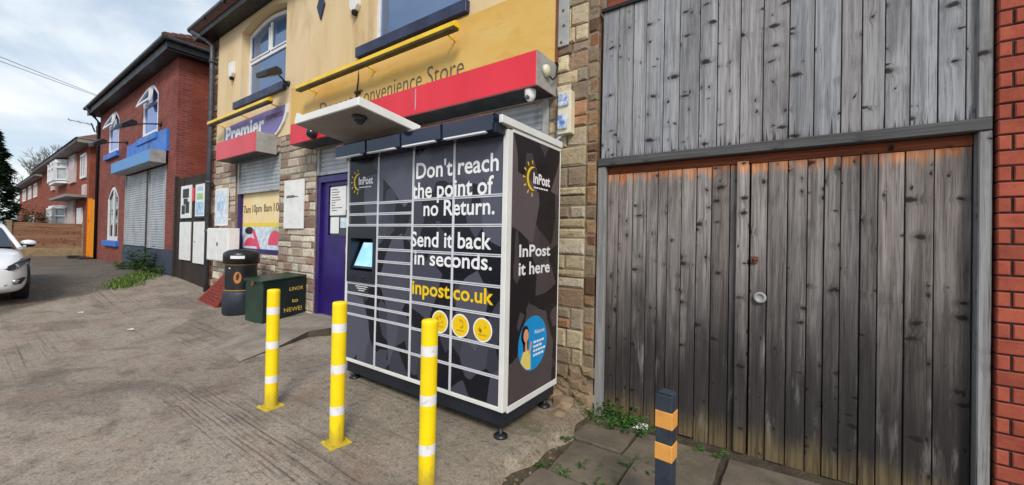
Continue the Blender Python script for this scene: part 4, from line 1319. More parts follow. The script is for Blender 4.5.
for i, wd in enumerate((0.2, 0.15, 0.1)):
    s_.box(-3.44 - wd / 2, -3.44 + wd / 2, LY - 0.003, LY - 0.001, 0.99 - i * 0.02, 0.997 - i * 0.02)
s_.build('small_print', M['white_letter'], LK)
# lamp boxes over the columns
lx = [LX0 - 0.005, -3.205, -2.71, -2.215, LX1 - 0.022]
for i in range(4):
    a, b = lx[i] + 0.006, lx[i + 1] - 0.022
    m = MB(); m.prism([(LY - 0.145, 2.28), (LY - 0.15, 2.395), (LY - 0.12, 2.415), (LY - 0.012, 2.405), (LY - 0.012, 2.268)][::-1], 'x', a, b)
    lamp = m.build('lamp_box', M['lamp_navy'], LK, 0.004)
    m = MB(); m.box(a + 0.02, b - 0.06, LY - 0.155, LY - 0.12, 2.268, 2.279); m.build('light_strip', M['strip_light'], lamp)
    m = MB(); m.box(b, lx[i + 1] + (0.005 if i < 3 else 0.0), LY - 0.13, LY - 0.012, 2.268, 2.4 if i < 3 else 2.335); m.build('lamp_end', M['locker_black'], lamp)
# base and feet
m = MB(); m.box(LX0 + 0.02, LX1 - 0.02, LY + 0.03, LB - 0.02, 0.095, 0.2145); m.build('plinth', M['locker_black'], LK, 0.004)
for x, y in ((LX0 + 0.1, LY + 0.07), (LX1 - 0.06, LY + 0.06), (LX1 - 0.07, LB - 0.1), (LX0 + 0.1, LB - 0.1)):
    z = gz(x, y)
    m = MB(); m.lathe([(0.001, 0), (0.055, 0), (0.055, 0.014), (0.03, 0.028), (0.013, 0.032), (0.013, 0.098 - z + 0.0)], (x, y, z - 0.001), 18); m.build('foot', M['bin_black'], LK)
# canopy over the terminal
T = Matrix.Translation((-3.22, 2.41, 2.455)) @ Euler((math.radians(-6.5), 0, 0)).to_matrix().to_4x4()
m = MB(); m.box(-0.5, 0.5, -0.64, -0.005, -0.008, 0.062, 0, T=T)
can = m.build('canopy', M['locker_white'], LK, 0.004)
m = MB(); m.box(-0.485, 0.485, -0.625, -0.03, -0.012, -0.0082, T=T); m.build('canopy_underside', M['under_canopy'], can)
m = MB(); m.box(-0.5, -0.47, -0.635, -0.6, 0.062, 0.1, T=T); m.build('canopy_bracket', M['locker_white'], can); m = MB(); m.box(-0.48, -0.45, -0.01, 0.05, -0.12, 0.03, T=T); m.build('canopy_bracket', M['locker_white'], can); m = MB(); m.box(0.45, 0.48, -0.01, 0.05, -0.12, 0.03, T=T); m.build('canopy_bracket', M['locker_white'], can)
m = MB(); m.lathe([(0.001, 0), (0.062, 0), (0.062, -0.022), (0.05, -0.025)], tuple(T @ Vector((0.3, -0.49, -0.01))), 18)
m.sphere(tuple(T @ Vector((0.3, -0.49, -0.03))), 0.05); m.build('dome_camera', M['glass_dark'], can)
# lettering on the front
YL = LY - 0.0022
lt = MB(); X_, Z_ = (1, 0, 0), (0, 0, 1)
for s, xl, xr, zb, cap in (("Don't reach", -2.67, -1.755, 2.015, 0.135), ("the point of", -2.715, -1.80, 1.842, 0.135), ("no Return.", -2.565, -1.785, 1.686, 0.125),
                           ("Send it back", -2.722, -1.81, 1.418, 0.125), ("in seconds.", -2.668, -1.80, 1.26, 0.12)):
    letter(lt, s, (xl, YL, zb), X_, Z_, xr - xl, cap, 0, 0.017)
letter(lt, 'inpost.co.uk', (-2.688, YL, 1.0), X_, Z_, 0.91, 0.115, 1, 0.02)
lt.build('lettering', [M['white_letter'], M['yellow_letter']], LK)


def logo(mb, O, U, V, s):
    """rayed half sun, name and a thin line of small print; s = height of the sun"""
    O, U, V = Vector(O), Vector(U), Vector(V)
    P = lambda a, b: O + U * a * s + V * b * s
    n = 18
    A0, A1 = math.radians(70), math.radians(290)
    outer = [P(0.10 + 0.34 * math.cos(A0 + (A1 - A0) * i / n), 0.36 * math.sin(A0 + (A1 - A0) * i / n)) for i in range(n + 1)]
    inner = [P(0.22 + 0.36 * math.cos(A0 + 0.05 + (A1 - A0 - 0.1) * i / n), 0.34 * math.sin(A0 + 0.05 + (A1 - A0 - 0.1) * i / n)) for i in range(n + 1)]
    for i in range(n):
        mb.add([outer[i], outer[i + 1], inner[i + 1], inner[i]], [(0, 1, 2, 3)], 1)
    for k_ in range(7):
        a = math.radians(95 + 170 * k_ / 6)
        d = Vector((math.cos(a), math.sin(a))); q = Vector((-d.y, d.x)) * 0.028
        c0 = Vector((0.10, 0)) + d * 0.42; c1_ = Vector((0.10, 0)) + d * 0.54
        mb.add([P(*(c0 - q * 0.6)), P(*(c1_ - q)), P(*(c1_ + q)), P(*(c0 + q * 0.6))], [(0, 1, 2, 3)], 1)
    letter(mb, 'InPost', P(0.12, -0.12), U, V, 1.0 * s, 0.3 * s, 0, 0.03)
    x = 0.16
    for wd in (0.1, 0.13, 0.07, 0.16, 0.1, 0.12):
        mb.add([P(x, -0.27), P(x + wd, -0.27), P(x + wd, -0.225), P(x, -0.225)], [(0, 1, 2, 3)], 0)
        x += wd + 0.03


lt = MB(); logo(lt, (-3.555, YL, 2.045), X_, Z_, 0.235); lt.build('logo', [M['white_letter'], M['yellow_letter']], LK)
# round badges
for x in (-2.337, -2.108, -1.878):
    b_ = MB(); b_.lathe([(0.001, -0.0012), (0.094, -0.0012), (0.094, 0)], (x, LY - 0.0012, 0.796), 36, axis='y', smooth=False)
    bo = b_.build('badge', M['white_letter'], LK)
    b_ = MB(); b_.lathe([(0.001, -0.0006), (0.083, -0.0006), (0.083, 0)], (x, LY - 0.0024, 0.796), 36, axis='y', smooth=False); b_.build('badge_face', M['yellow_letter'], bo)
    b_ = MB()
    for q in range(6):
        r_ = rn.uniform(0.02, 0.05); an = rn.uniform(0, 6)
        px, pz = x + 0.03 * math.cos(an), 0.81 + 0.03 * math.sin(an)
        b_.box(px - r_ * 0.5, px + r_ * 0.5, LY - 0.0038, LY - 0.003, pz - 0.003, pz + 0.003)
        b_.box(px - 0.003, px + 0.003, LY - 0.0041, LY - 0.0034, pz - r_ * 0.5, pz + r_ * 0.5)
    b_.box(x - 0.04, x + 0.04, LY - 0.0038, LY - 0.003, 0.752, 0.762)
    b_.build('badge_print', M['badge_line'], bo)
# side panel
m = MB(); m.box(LX1 - 0.012, LX1 - 0.004, LY + 0.06, LB - 0.012, 0.24, 2.305); m.build('side_panel', M['vinyl_side'], LK)
XL = LX1 - 0.0028; Y_ = (0, 1, 0)
lt = MB()
letter(lt, 'InPost', (XL, 2.507, 1.362), Y_, Z_, 0.49, 0.092, 0, 0.02)
letter(lt, 'it here', (XL, 2.503, 1.218), Y_, Z_, 0.49, 0.098, 0, 0.02)
lt.build('side_lettering', M['white_letter'], LK)
lt = MB(); logo(lt, (XL, 2.66, 1.995), Y_, Z_, 0.275); lt.build('side_logo', [M['white_letter'], M['yellow_letter']], LK)
sk = MB(); sy, sz, sr = 2.742, 0.647, 0.222
sk.lathe([(0.001, 0.0012), (sr, 0.0012), (sr, 0)], (LX1 - 0.004, sy, sz), 44, axis='x', smooth=False)
so = sk.build('sticker', M['sticker_blue'], LK)


def yz(poly, lvl, mat):
    sp_.prism(poly, 'x', LX1 - 0.003 + lvl * 0.0006, LX1 - 0.0027 + lvl * 0.0006, mat)


sp_ = MB()
yz(arc(2.615, 0.735, 0.058, 0.075, 0, 2 * PI, 18)[:-1], 0, 1)                         # hair
yz([(2.57, 0.72), (2.60, 0.58), (2.66, 0.58), (2.67, 0.72)], 0, 1)
yz(arc(2.63, 0.725, 0.038, 0.054, 0, 2 * PI, 16)[:-1], 1, 0)                          # face
yz([(2.555, 0.53), (2.59, 0.6), (2.655, 0.61), (2.70, 0.57), (2.705, 0.44), (2.64, 0.452), (2.575, 0.505)], 1, 2)
yz([(2.615, 0.6), (2.65, 0.6), (2.645, 0.68), (2.62, 0.68)], 2, 0)
yz([(2.665, 0.56), (2.7, 0.58), (2.72, 0.66), (2.7, 0.665), (2.68, 0.6)], 2, 0)
letter(sp_, 'Welcome', (LX1 - 0.0022, 2.755, 0.715), Y_, Z_, 0.165, 0.032, 3, 0.01)
for i, wd in enumerate((0.16, 0.13, 0.17, 0.15)):
    x = 2.745
    while x < 2.745 + wd:
        w_ = rn.uniform(0.02, 0.045)
        sp_.box(LX1 - 0.0026, LX1 - 0.0022, x, x + w_, 0.64 - i * 0.036, 0.658 - i * 0.036, 3); x += w_ + 0.008
sp_.build('sticker_print', [M['skin'], M['hair'], M['yellow_print'], M['white_letter']], so)

# ------------------------------------------------------------------ bollards
B0 = thing('bollard', 'yellow bollard with three white bands, the farthest of the row, before the green box', 'bollard', (-3.63, 1.60, gz(-3.63, 1.6)), 'yellow bollards in front of the parcel locker')
bx, by, bz = B0.location
m = MB(); m.lathe([(0.05, 0.008), (0.05, 0.05), (0.05, 0.99), (0.05, 1.008), (0.046, 1.016), (0.03, 1.02), (0.001, 1.021)], (bx, by, bz), 36); m.build('post', M['bollard_yellow'], B0)
m = MB(); m.box(bx - 0.08, bx + 0.08, by - 0.08, by + 0.08, bz - 0.005, bz + 0.009); m.build('base_plate', M['bollard_yellow'], B0, 0.003)
for z in (0.245, 0.54, 0.835):
    m = MB(); m.lathe([(0.0506, -0.031), (0.0506, 0.031)], (bx, by, bz + z), 36); m.build('reflective_band', M['reflective_white'], B0)
for a in (-1, 1):
    for b in (-1, 1):
        m = MB(); m.lathe([(0.012, 0.0), (0.012, 0.008), (0.001, 0.008)], (bx + a * 0.062, by + b * 0.062, bz + 0.009), 6); m.build('bolt', M['bollard_yellow'], B0)
B0.rotation_euler = (0.0, -0.004, 0.05)
b2 = dup(B0, (-2.625, 1.605, gz(-2.6, 1.6)), 'yellow bollard with three white bands, middle one of the row, before the locker terminal', -0.1)
b3 = dup(B0, (-1.755, 1.665, -0.02), 'yellow bollard with three white bands, nearest of the row, overlapping a round yellow badge', 0.03)

bp = thing('marker_post', 'short dark square post with two amber bands before the timber gate', 'post', (-0.5, 2.21, -0.09))
m = MB()
T = Matrix.Translation((-0.5, 2.21, -0.09)) @ Euler((0, 0, math.radians(-5))).to_matrix().to_4x4()
m.box(-0.043, 0.043, -0.043, 0.043, 0, 0.775, T=T)
m.prism([(-0.043, 0.775), (0.043, 0.775), (0.03, 0.79), (-0.03, 0.79)], 'y', -0.03, 0.03)
o = len(m.v) - 8
for i in range(o, len(m.v)):
    m.v[i] = tuple(T @ Vector(m.v[i]))
m.build('shaft', M['post_black'], bp, 0.006, 2)
for z in (0.60, 0.43):
    m = MB(); m.box(-0.0455, 0.0455, -0.0455, 0.0455, z, z + 0.09, T=T); m.build('reflective_band', M['band_amber'], bp, 0.003)

# ------------------------------------------------------------------ bin, box, barrier
bc = (-7.82, 2.9); bz = gz(*bc)
LB_ = thing('litter_bin', 'round black litter bin with gold bands beside the green steel box', 'litter bin', (bc[0], bc[1], bz))
m = MB(); m.lathe([(0.001, 0), (0.25, 0), (0.268, 0.02), (0.268, 0.36), (0.25, 0.4), (0.001, 0.4)], (*bc, bz), 40); m.build('base', M['bin_base'], LB_)
m = MB(); m.lathe([(0.238, 0.38), (0.238, 0.88)], (*bc, bz), 40); m.build('body', M['bin_black'], LB_)
m = MB(); m.lathe([(0.236, 0.87), (0.27, 0.88), (0.27, 1.02), (0.262, 1.06), (0.2, 1.1), (0.1, 1.12), (0.001, 1.125)], (*bc, bz), 40); m.build('hood', M['bin_black'], LB_)
for z in (0.415, 0.86):
    m = MB(); m.lathe([(0.239, -0.012), (0.245, -0.012), (0.245, 0.012), (0.239, 0.012)], (*bc, bz + z), 40); m.build('gold_band', M['gold'], LB_)
def on_bin(a0, a1, z0, z1, r, n=8):
    vs_, fs_ = [], []
    for i in range(n + 1):
        a = a0 + (a1 - a0) * i / n
        for z in (z0, z1):
            vs_.append((bc[0] + r * math.cos(a), bc[1] + r * math.sin(a), bz + z))
    return vs_, [(2 * i, 2 * i + 2, 2 * i + 3, 2 * i + 1) for i in range(n)]
fa = math.radians(-32)
m = MB(); m.add(*on_bin(fa - 0.42, fa + 0.36, 0.965, 1.015, 0.2715)); m.build('slot', M['white_paint'], LB_)
m = MB()
ov = [(bc[0] + 0.2405 * math.cos(fa - 0.02 + 0.24 * math.cos(i * PI / 12)), bc[1] + 0.2405 * math.sin(fa - 0.02 + 0.24 * math.cos(i * PI / 12)), bz + 0.64 + 0.1 * math.sin(i * PI / 12)) for i in range(24)]
oc_ = (bc[0] + 0.2415 * math.cos(fa - 0.02), bc[1] + 0.2415 * math.sin(fa - 0.02), bz + 0.64)
m.add(ov + [oc_], [(i, (i + 1) % 24, 24) for i in range(24)]); mo_ = m.build('emblem', M['bin_orange'], LB_)
m = MB(); m.add(*on_bin(fa - 0.1, fa + 0.02, 0.6, 0.69, 0.2432)); m.add(*on_bin(fa - 0.03, fa + 0.08, 0.63, 0.715, 0.2434)); m.build('emblem_figure', M['bin_black'], mo_)
m = MB(); m.add(*on_bin(fa - 0.62, fa - 0.5, 0.79, 0.81, 0.2405)); m.build('tag', M['white_paint'], LB_)

gx0, gx1, gy0, gy1 = -7.18, -6.56, 2.73, 3.385
gb = thing('storage_box', 'dark green steel box with hand painted yellow lettering by the shop door', 'storage box', (-6.87, 3.05, gz(-6.87, 2.9)))
z0 = gz(-6.9, 2.75) - 0.01
m = MB(); m.prism([(gy0, z0), (gy1, z0), (gy1, 0.8), (gy0, 0.745)], 'x', gx0, gx1); m.build('body', M['green_steel'], gb, 0.006)
m = MB(); m.prism([(gy0 + 0.01, z0 + 0.01), (gy1 - 0.004, z0 + 0.01), (gy1 - 0.004, 0.79), (gy0 + 0.01, 0.737)], 'x', gx1 + 0.0005, gx1 + 0.004); m.build('end_panel', M['green_dark'], gb)
m = MB(); m.prism([(gy0 - 0.025, 0.735), (gy0 - 0.025, 0.77), (gy1, 0.83), (gy1, 0.803), (gy0 - 0.012, 0.75), (gy0 - 0.012, 0.735)], 'x', gx0 - 0.02, gx1 + 0.02); m.build('lid', M['green_steel'], gb, 0.003)
m = MB(); m.box(-6.9, -6.82, gy0 - 0.035, gy0 - 0.02, 0.68, 0.75); m.build('hasp', M['rust'], gb)
lt = MB(); xg = gx1 + 0.006
letter(lt, 'LINOR', (xg, 3.12, 0.58), Y_, Z_, 0.22, 0.058, 0, 0.006, 0.1, 0.06)
letter(lt, 'to', (xg, 3.16, 0.39), Y_, Z_, 0.1, 0.066, 0, 0.01, 0.1, 0.0)
letter(lt, 'NEWE!', (xg, 3.05, 0.24), Y_, Z_, 0.28, 0.066, 0, 0.006, -0.1, 0.05)
lt.box(xg - 0.001, xg, 2.93, 2.96, 0.35, 0.365)
lt.build('lettering', M['gold_letter'], gb)

# red plastic mesh barrier leaning on the wall
rbm = thing('plastic_barrier', 'folded red plastic mesh barrier leaning between the white cabinet and the litter bin', 'barrier', (-9.1, 3.1, 0.09))
p00, p10, p01, p11 = Vector((-9.85, 2.9, 0.1)), Vector((-8.7, 2.82, 0.09)), Vector((-8.7, 3.14, 0.9)), Vector((-8.2, 3.1, 0.93))
m = MB()
def bar(a, b, r): m.tube([a, b], r, 5, smooth=False)
N1 = 15
for i in range(N1):
    t_ = i / (N1 - 1)
    bar(p00.lerp(p10, t_), p01.lerp(p11, t_), 0.02)
    bar(p00.lerp(p01, t_), p10.lerp(p11, t_), 0.016)
    bar(p00.lerp(p10, t_) + Vector((0.02, 0.1, 0)), p01.lerp(p11, t_) + Vector((0.02, 0.06, 0)), 0.018)
m.build('mesh_panel', M['red_mesh'], rbm)
m = MB()
for a, b in ((p00, p10), (p10, p11), (p11, p01), (p01, p00)):
    bar(a, b, 0.028)
m.build('rim', M['red_mesh'], rbm)

# ------------------------------------------------------------------ passage gate between the two shops
pg = thing('passage_gate', 'blackened timber board gate closing the passage between the shops', 'gate', (-12.3, 3.42, 0.15))
m = MB(); boards(m, -13.5, -11.22, 0.12, 2.93, 3.42, 0.035, 0.13, 0.17, rw, 0.006, lo=0.75, hi=1.15); m.build('board_panel', M['wood_dark'], pg)
m = MB(); m.box(-11.24, -11.16, 3.38, 3.46, 0.05, 3.0); m.build('post', M['wood_dark'], pg)
m = MB(); m.box(-13.56, -13.46, 3.38, 3.46, 0.2, 3.0); m.build('post', M['wood_dark'], pg)


def poster(label, x0, x1, z0, z1, frame, prints, grp=None):
    t = thing('poster', label, 'poster', ((x0 + x1) / 2, 3.41, z0), grp)
    m = MB(); m.box(x0, x1, 3.385, 3.413, z0, z1); m.build('board', M[frame], t, 0.004)
    m = MB()
    for a, b, c, d, q, lv in prints:
        m.box(x0 + (x1 - x0) * a, x0 + (x1 - x0) * b, 3.384 - 0.001 * lv, 3.3855, z0 + (z1 - z0) * c, z0 + (z1 - z0) * d, q)
    if prints:
        m.build('print', [M['white_paint'], M['black_letter'], M['poster_blue'], M['poster_green'], M['red_faded']], t)


poster('white poster with a black picture on the left of the black gate', -13.02, -12.25, 1.86, 2.7, 'white_paint',
       [(0.2, 0.8, 0.62, 0.9, 1, 1), (0.12, 0.45, 0.12, 0.4, 1, 1), (0.5, 0.85, 0.15, 0.5, 1, 1), (0.3, 0.7, 0.42, 0.6, 1, 2)])
poster('blue printed poster in a dark frame near the drainpipe', -11.98, -11.26, 1.84, 2.72, 'black_trim',
       [(0.07, 0.93, 0.06, 0.95, 0, 1), (0.15, 0.85, 0.1, 0.45, 2, 2), (0.18, 0.8, 0.52, 0.7, 3, 2), (0.2, 0.75, 0.76, 0.88, 2, 2)])
poster('blank white poster low on the black gate under the black picture', -13.05, -12.25, 0.78, 1.76, 'white_paint', [])
poster('blank white poster low on the black gate under the blue poster', -12.02, -11.26, 0.74, 1.76, 'white_paint', [(0.1, 0.18, 0.5, 0.53, 1, 1)])
m = MB(); m.box(-12.22, -12.06, 3.395, 3.415, 2.28, 2.62); tag(m.build('warning_sign', M['red_fascia'], None, 0.003), 'small red sign between the two upper posters on the black gate', 'sign')

# ------------------------------------------------------------------ left brick shop
HX0, HX1 = -23.55, -13.58
lh = thing('brick_shop', 'two storey red brick shop with blue sign board and arched windows', 'shop', (-18.5, YF, 0.3))
lw = [(-21.9, -20.2, 4.45, 6.1), (-17.05, -15.35, 4.45, 6.1)]
la = (-21.75, -19.95, 1.12, 3.2)
ls = (-19.0, -14.38, 0.2, 3.45)
m = MB()
for a, b, c, d in wall_cells(HX0, HX1, -0.2, 6.3, lw + [la, ls]):
    m.box(a, b, YF, YF + 0.3, c, d)
for (a, b, c, d) in lw + [la]:
    h_ = 0.45 if d > 5 else 0.5
    pts = [(a, d), (a, d - h_)] + [(a + (b - a) * i / 12, d - h_ + (h_ - 0.02) * math.sin(PI * i / 12)) for i in range(1, 12)] + [(b, d - h_), (b, d)]
    m.prism(pts, 'y', YF + 0.0005, YF + 0.2995)
m.build('front_wall', M['brick_front'], lh)
m = MB(); m.box(HX1 - 0.25, HX1 + 0.002, YF + 0.301, 12.0, -0.2, 6.3); m.build('side_wall', M['brick_red'], lh); m = MB(); m.box(HX0, HX0 + 0.25, YF + 0.301, 12, -0.2, 6.3); m.build('side_wall', M['brick_red'], lh)
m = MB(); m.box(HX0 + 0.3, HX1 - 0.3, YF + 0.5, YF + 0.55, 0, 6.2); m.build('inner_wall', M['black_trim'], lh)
m = MB(); m.box(HX0 - 0.35, HX1 + 0.35, 3.08, 12.3, 6.3, 6.34); m.box(HX0 - 0.35, HX1 + 0.35, 3.06, 3.08, 6.28, 6.52); m.box(HX1 + 0.33, HX1 + 0.35, 3.08, 12.3, 6.28, 6.52); m.build('soffit', M['black_trim'], lh)
m = MB()
gp = [(0.06 * math.cos(PI + i * PI / 8), 0.06 * math.sin(PI + i * PI / 8)) for i in range(9)]
m.prism([(3.0 + a, 6.56 + b) for a, b in gp] + [(3.06, 6.58), (2.94, 6.58)], 'x', HX0 - 0.45, HX1 + 0.44)
m.build('gutter', M['gutter_black'], lh)
m = MB(); m.prism([(HX1 + 0.41 + a, 6.56 + b) for a, b in gp] + [(HX1 + 0.47, 6.58), (HX1 + 0.35, 6.58)], 'y', 3.06, 12.3); m.build('side_gutter', M['pipe_grey'], lh)
# hipped tiled roof
e0, e1, f0, f1, ez, rz_ = HX0 - 0.38, HX1 + 0.38, 3.02, 12.3, 6.56, 9.4
ra, rb_ = (e0 + 4.6, 7.66, rz_), (e1 - 4.6, 7.66, rz_)
m = MB()
m.add([(e0, f0, ez), (e1, f0, ez), (e1, f1, ez), (e0, f1, ez), ra, rb_], [(0, 1, 5, 4), (1, 2, 5), (2, 3, 4, 5), (3, 0, 4), (0, 3, 2, 1)])
# tile courses on the visible hip end, and ridge tiles
A, B_, P_ = Vector((e1, f0, ez)), Vector((e1, f1, ez)), Vector(rb_)
for i in range(24):
    t0, t1 = i / 24, (i + 1) / 24
    a0, b0 = A.lerp(P_, t0), B_.lerp(P_, t0); a1, b1 = A.lerp(P_, t1), B_.lerp(P_, t1)
    nrm = (B_ - A).cross(P_ - A).normalized()
    if nrm.z < 0: nrm = -nrm
    m.add([a0 + nrm * 0.05, b0 + nrm * 0.05, b1 + nrm * 0.012, a1 + nrm * 0.012, a0, b0], [(0, 1, 2, 3), (4, 5, 1, 0)])
m.build('roof', M['tile'], lh)
m = MB()
for q, w_ in (((A, P_)), ((Vector(ra), Vector(rb_)))):
    N1 = 22
    for i in range(N1):
        a, b = q.lerp(w_, i / N1), q.lerp(w_, (i + 0.93) / N1)
        m.tube([a + Vector((0, 0, 0.03)), b + Vector((0, 0, 0.03))], [0.1, 0.085], 8, smooth=False)
m.build('ridge_tiles', M['tile'], lh)
m = MB(); m.tube([(HX0 + 0.16, 2.95, 6.5), (HX0 + 0.12, 3.2, 6.2), (HX0 + 0.1, 3.34, 6.0), (HX0 + 0.1, 3.34, 0.25)], 0.05, 10); m.build('downpipe', M['black_trim'], lh)
m = MB(); m.box(-19.1, HX1 - 0.01, YF - 0.02, YF, -0.1, 1.0)
m.build('painted_plinth', M['navy_plinth'], lh)
for a, b, c, d in lw + [la]:
    t_ = 0.16
    f = MB(); y0 = YF + 0.015; h_ = 0.45 if d > 5 else 0.5
    f.box(a, a + t_, y0, y0 + 0.07, c, d - h_ + 0.05); f.box(b - t_, b, y0, y0 + 0.07, c, d - h_ + 0.05); f.box(a + t_, b - t_, y0 + 0.002, y0 + 0.07, c, c + t_)
    ar = [(a + (b - a) * q / 12, d - h_ - 0.01 + (h_ - 0.03) * math.sin(PI * q / 12)) for q in range(13)]
    f.prism(ar + [(x, z - 0.11) for x, z in ar[::-1]], 'y', y0 - 0.004, y0 + 0.07)
    f.box(a + t_, b - t_, y0 + 0.004, y0 + 0.07, d - h_ - 0.22, d - h_ - 0.14) if d > 5 else f.box((a + b) / 2 - 0.04, (a + b) / 2 + 0.04, y0 + 0.004, y0 + 0.07, c + t_, d - 0.1)
    fo = f.build('window', M['upvc'], lh, 0.004)
    g_ = MB(); g_.prism([(a + 0.04, c + 0.04), (b - 0.04, c + 0.04)] + [(x * 0.98 + 0.02 * (a + b) / 2, z - 0.03) for x, z in ar[::-1]], 'y', y0 + 0.035, y0 + 0.045)
    g_.build('pane', M['glass_blue'] if d > 5 else M['glass_dark'], fo)
    if d > 5:                                                 # arched fanlight swung out at the bottom
        v_ = MB(); T = Matrix.Translation((0, y0, d - 0.05)) @ Euler((math.radians(-17), 0, 0)).to_matrix().to_4x4()
        am = [(a + t_ + (b - a - 2 * t_) * q / 12, -h_ + (h_ - 0.08) * math.sin(PI * q / 12)) for q in range(13)]
        pt = am + [(b - t_, -h_ - 0.22), (a + t_, -h_ - 0.22)]
        pi_ = [(x + (0.11 if x < (a + b) / 2 else -0.11), z - 0.1 if z > -h_ - 0.1 else z + 0.09) for x, z in pt]
        n = len(pt)
        vs_ = [T @ Vector((x, -0.03, z)) for x, z in pt] + [T @ Vector((x, -0.03, z)) for x, z in pi_] + [T @ Vector((x, 0.02, z)) for x, z in pt] + [T @ Vector((x, 0.02, z)) for x, z in pi_]
        fs_ = []
        for q in range(n):
            r_ = (q + 1) % n
            fs_ += [(q, r_, n + r_, n + q), (2 * n + q, 2 * n + r_, 3 * n + r_, 3 * n + q), (q, r_, 2 * n + r_, 2 * n + q), (n + q, n + r_, 3 * n + r_, 3 * n + q)]
        v_.add(vs_, fs_); v_.build('fanlight', M['upvc'], fo)
        g_ = MB(); g_.add([T @ Vector((x, -0.005, z)) for x, z in pi_], [tuple(range(n))]); g_.build('fanlight_pane', M['glass_sky'], fo)
    s = MB(); s.box(a - 0.22, b + 0.22, YF - 0.1, YF + 0.12, c - 0.2, c - 0.005); s.build('sill', M['blue_paint'], fo, 0.006)
t = thing('shop_sign', 'faded blue sign board and box fascia over the left brick shop shutters', 'sign', (-16.5, YF, 3.4))
m = MB(); m.box(-18.6, -14.2, YF - 0.06, YF - 0.001, 3.78, 4.42); m.build('board', M['blue_paint'], t)
m = MB(); m.box(-18.8, -14.2, 3.0, YF - 0.061, 3.42, 3.77, 1); m.box(-18.79, -14.22, 2.992, 3.0005, 3.425, 3.765, 0); m.build('box_fascia', [M['blue_faded'], M['grey_end']], t, 0.004)
shutter('roller_shutter', 'wide grey roller shutter over the blue plinth of the brick shop', -18.95, -16.3, 1.02, 3.42, YF + 0.02)
shutter('roller_shutter', 'narrow full height grey roller shutter at the right of the brick shop', -16.1, -14.42, 0.3, 3.42, YF + 0.02)
m = MB(); m.box(-16.28, -16.12, YF - 0.02, YF + 0.1, 0.3, 3.43); m.build('shutter_post', M['black_trim'], lh)
floodlight('black floodlight on an arm below the right arched upper window', (-15.0, YF, 4.65), (-15.5, 2.75, 4.55), 'floodlights', s=1.05)
floodlight('black floodlight on an arm below the left arched upper window', (-18.9, YF, 4.6), (-19.4, 2.75, 4.5), 'floodlights', s=1.05)
ae = thing('television_aerial', 'thin television aerial on the far corner of the left brick shop', 'aerial', (HX0, 3.3, 5.7))
m = MB(); m.box(HX0 - 0.02, HX0 + 0.08, 3.28, 3.4, 5.55, 5.85); m.tube([(HX0, 3.25, 5.6), (HX0 - 0.1, 3.15, 5.95)], 0.025, 6); m.build('bracket', M['black_trim'], ae)
m = MB(); m.tube([(-23.6, 3.2, 5.88), (-22.6, 2.4, 5.74)], 0.012, 6)
for i in range(3):
    c = Vector((-23.4, 3.04, 5.855)).lerp(Vector((-22.65, 2.44, 5.75)), i / 2); m.tube([c - Vector((0.03, -0.04, 0.05)), c + Vector((0.03, -0.04, 0.05))], 0.007, 5)
m.build('boom', M['pipe_grey'], ae)

# ------------------------------------------------------------------ farther houses, fence, orange gate
hzc = 0.25


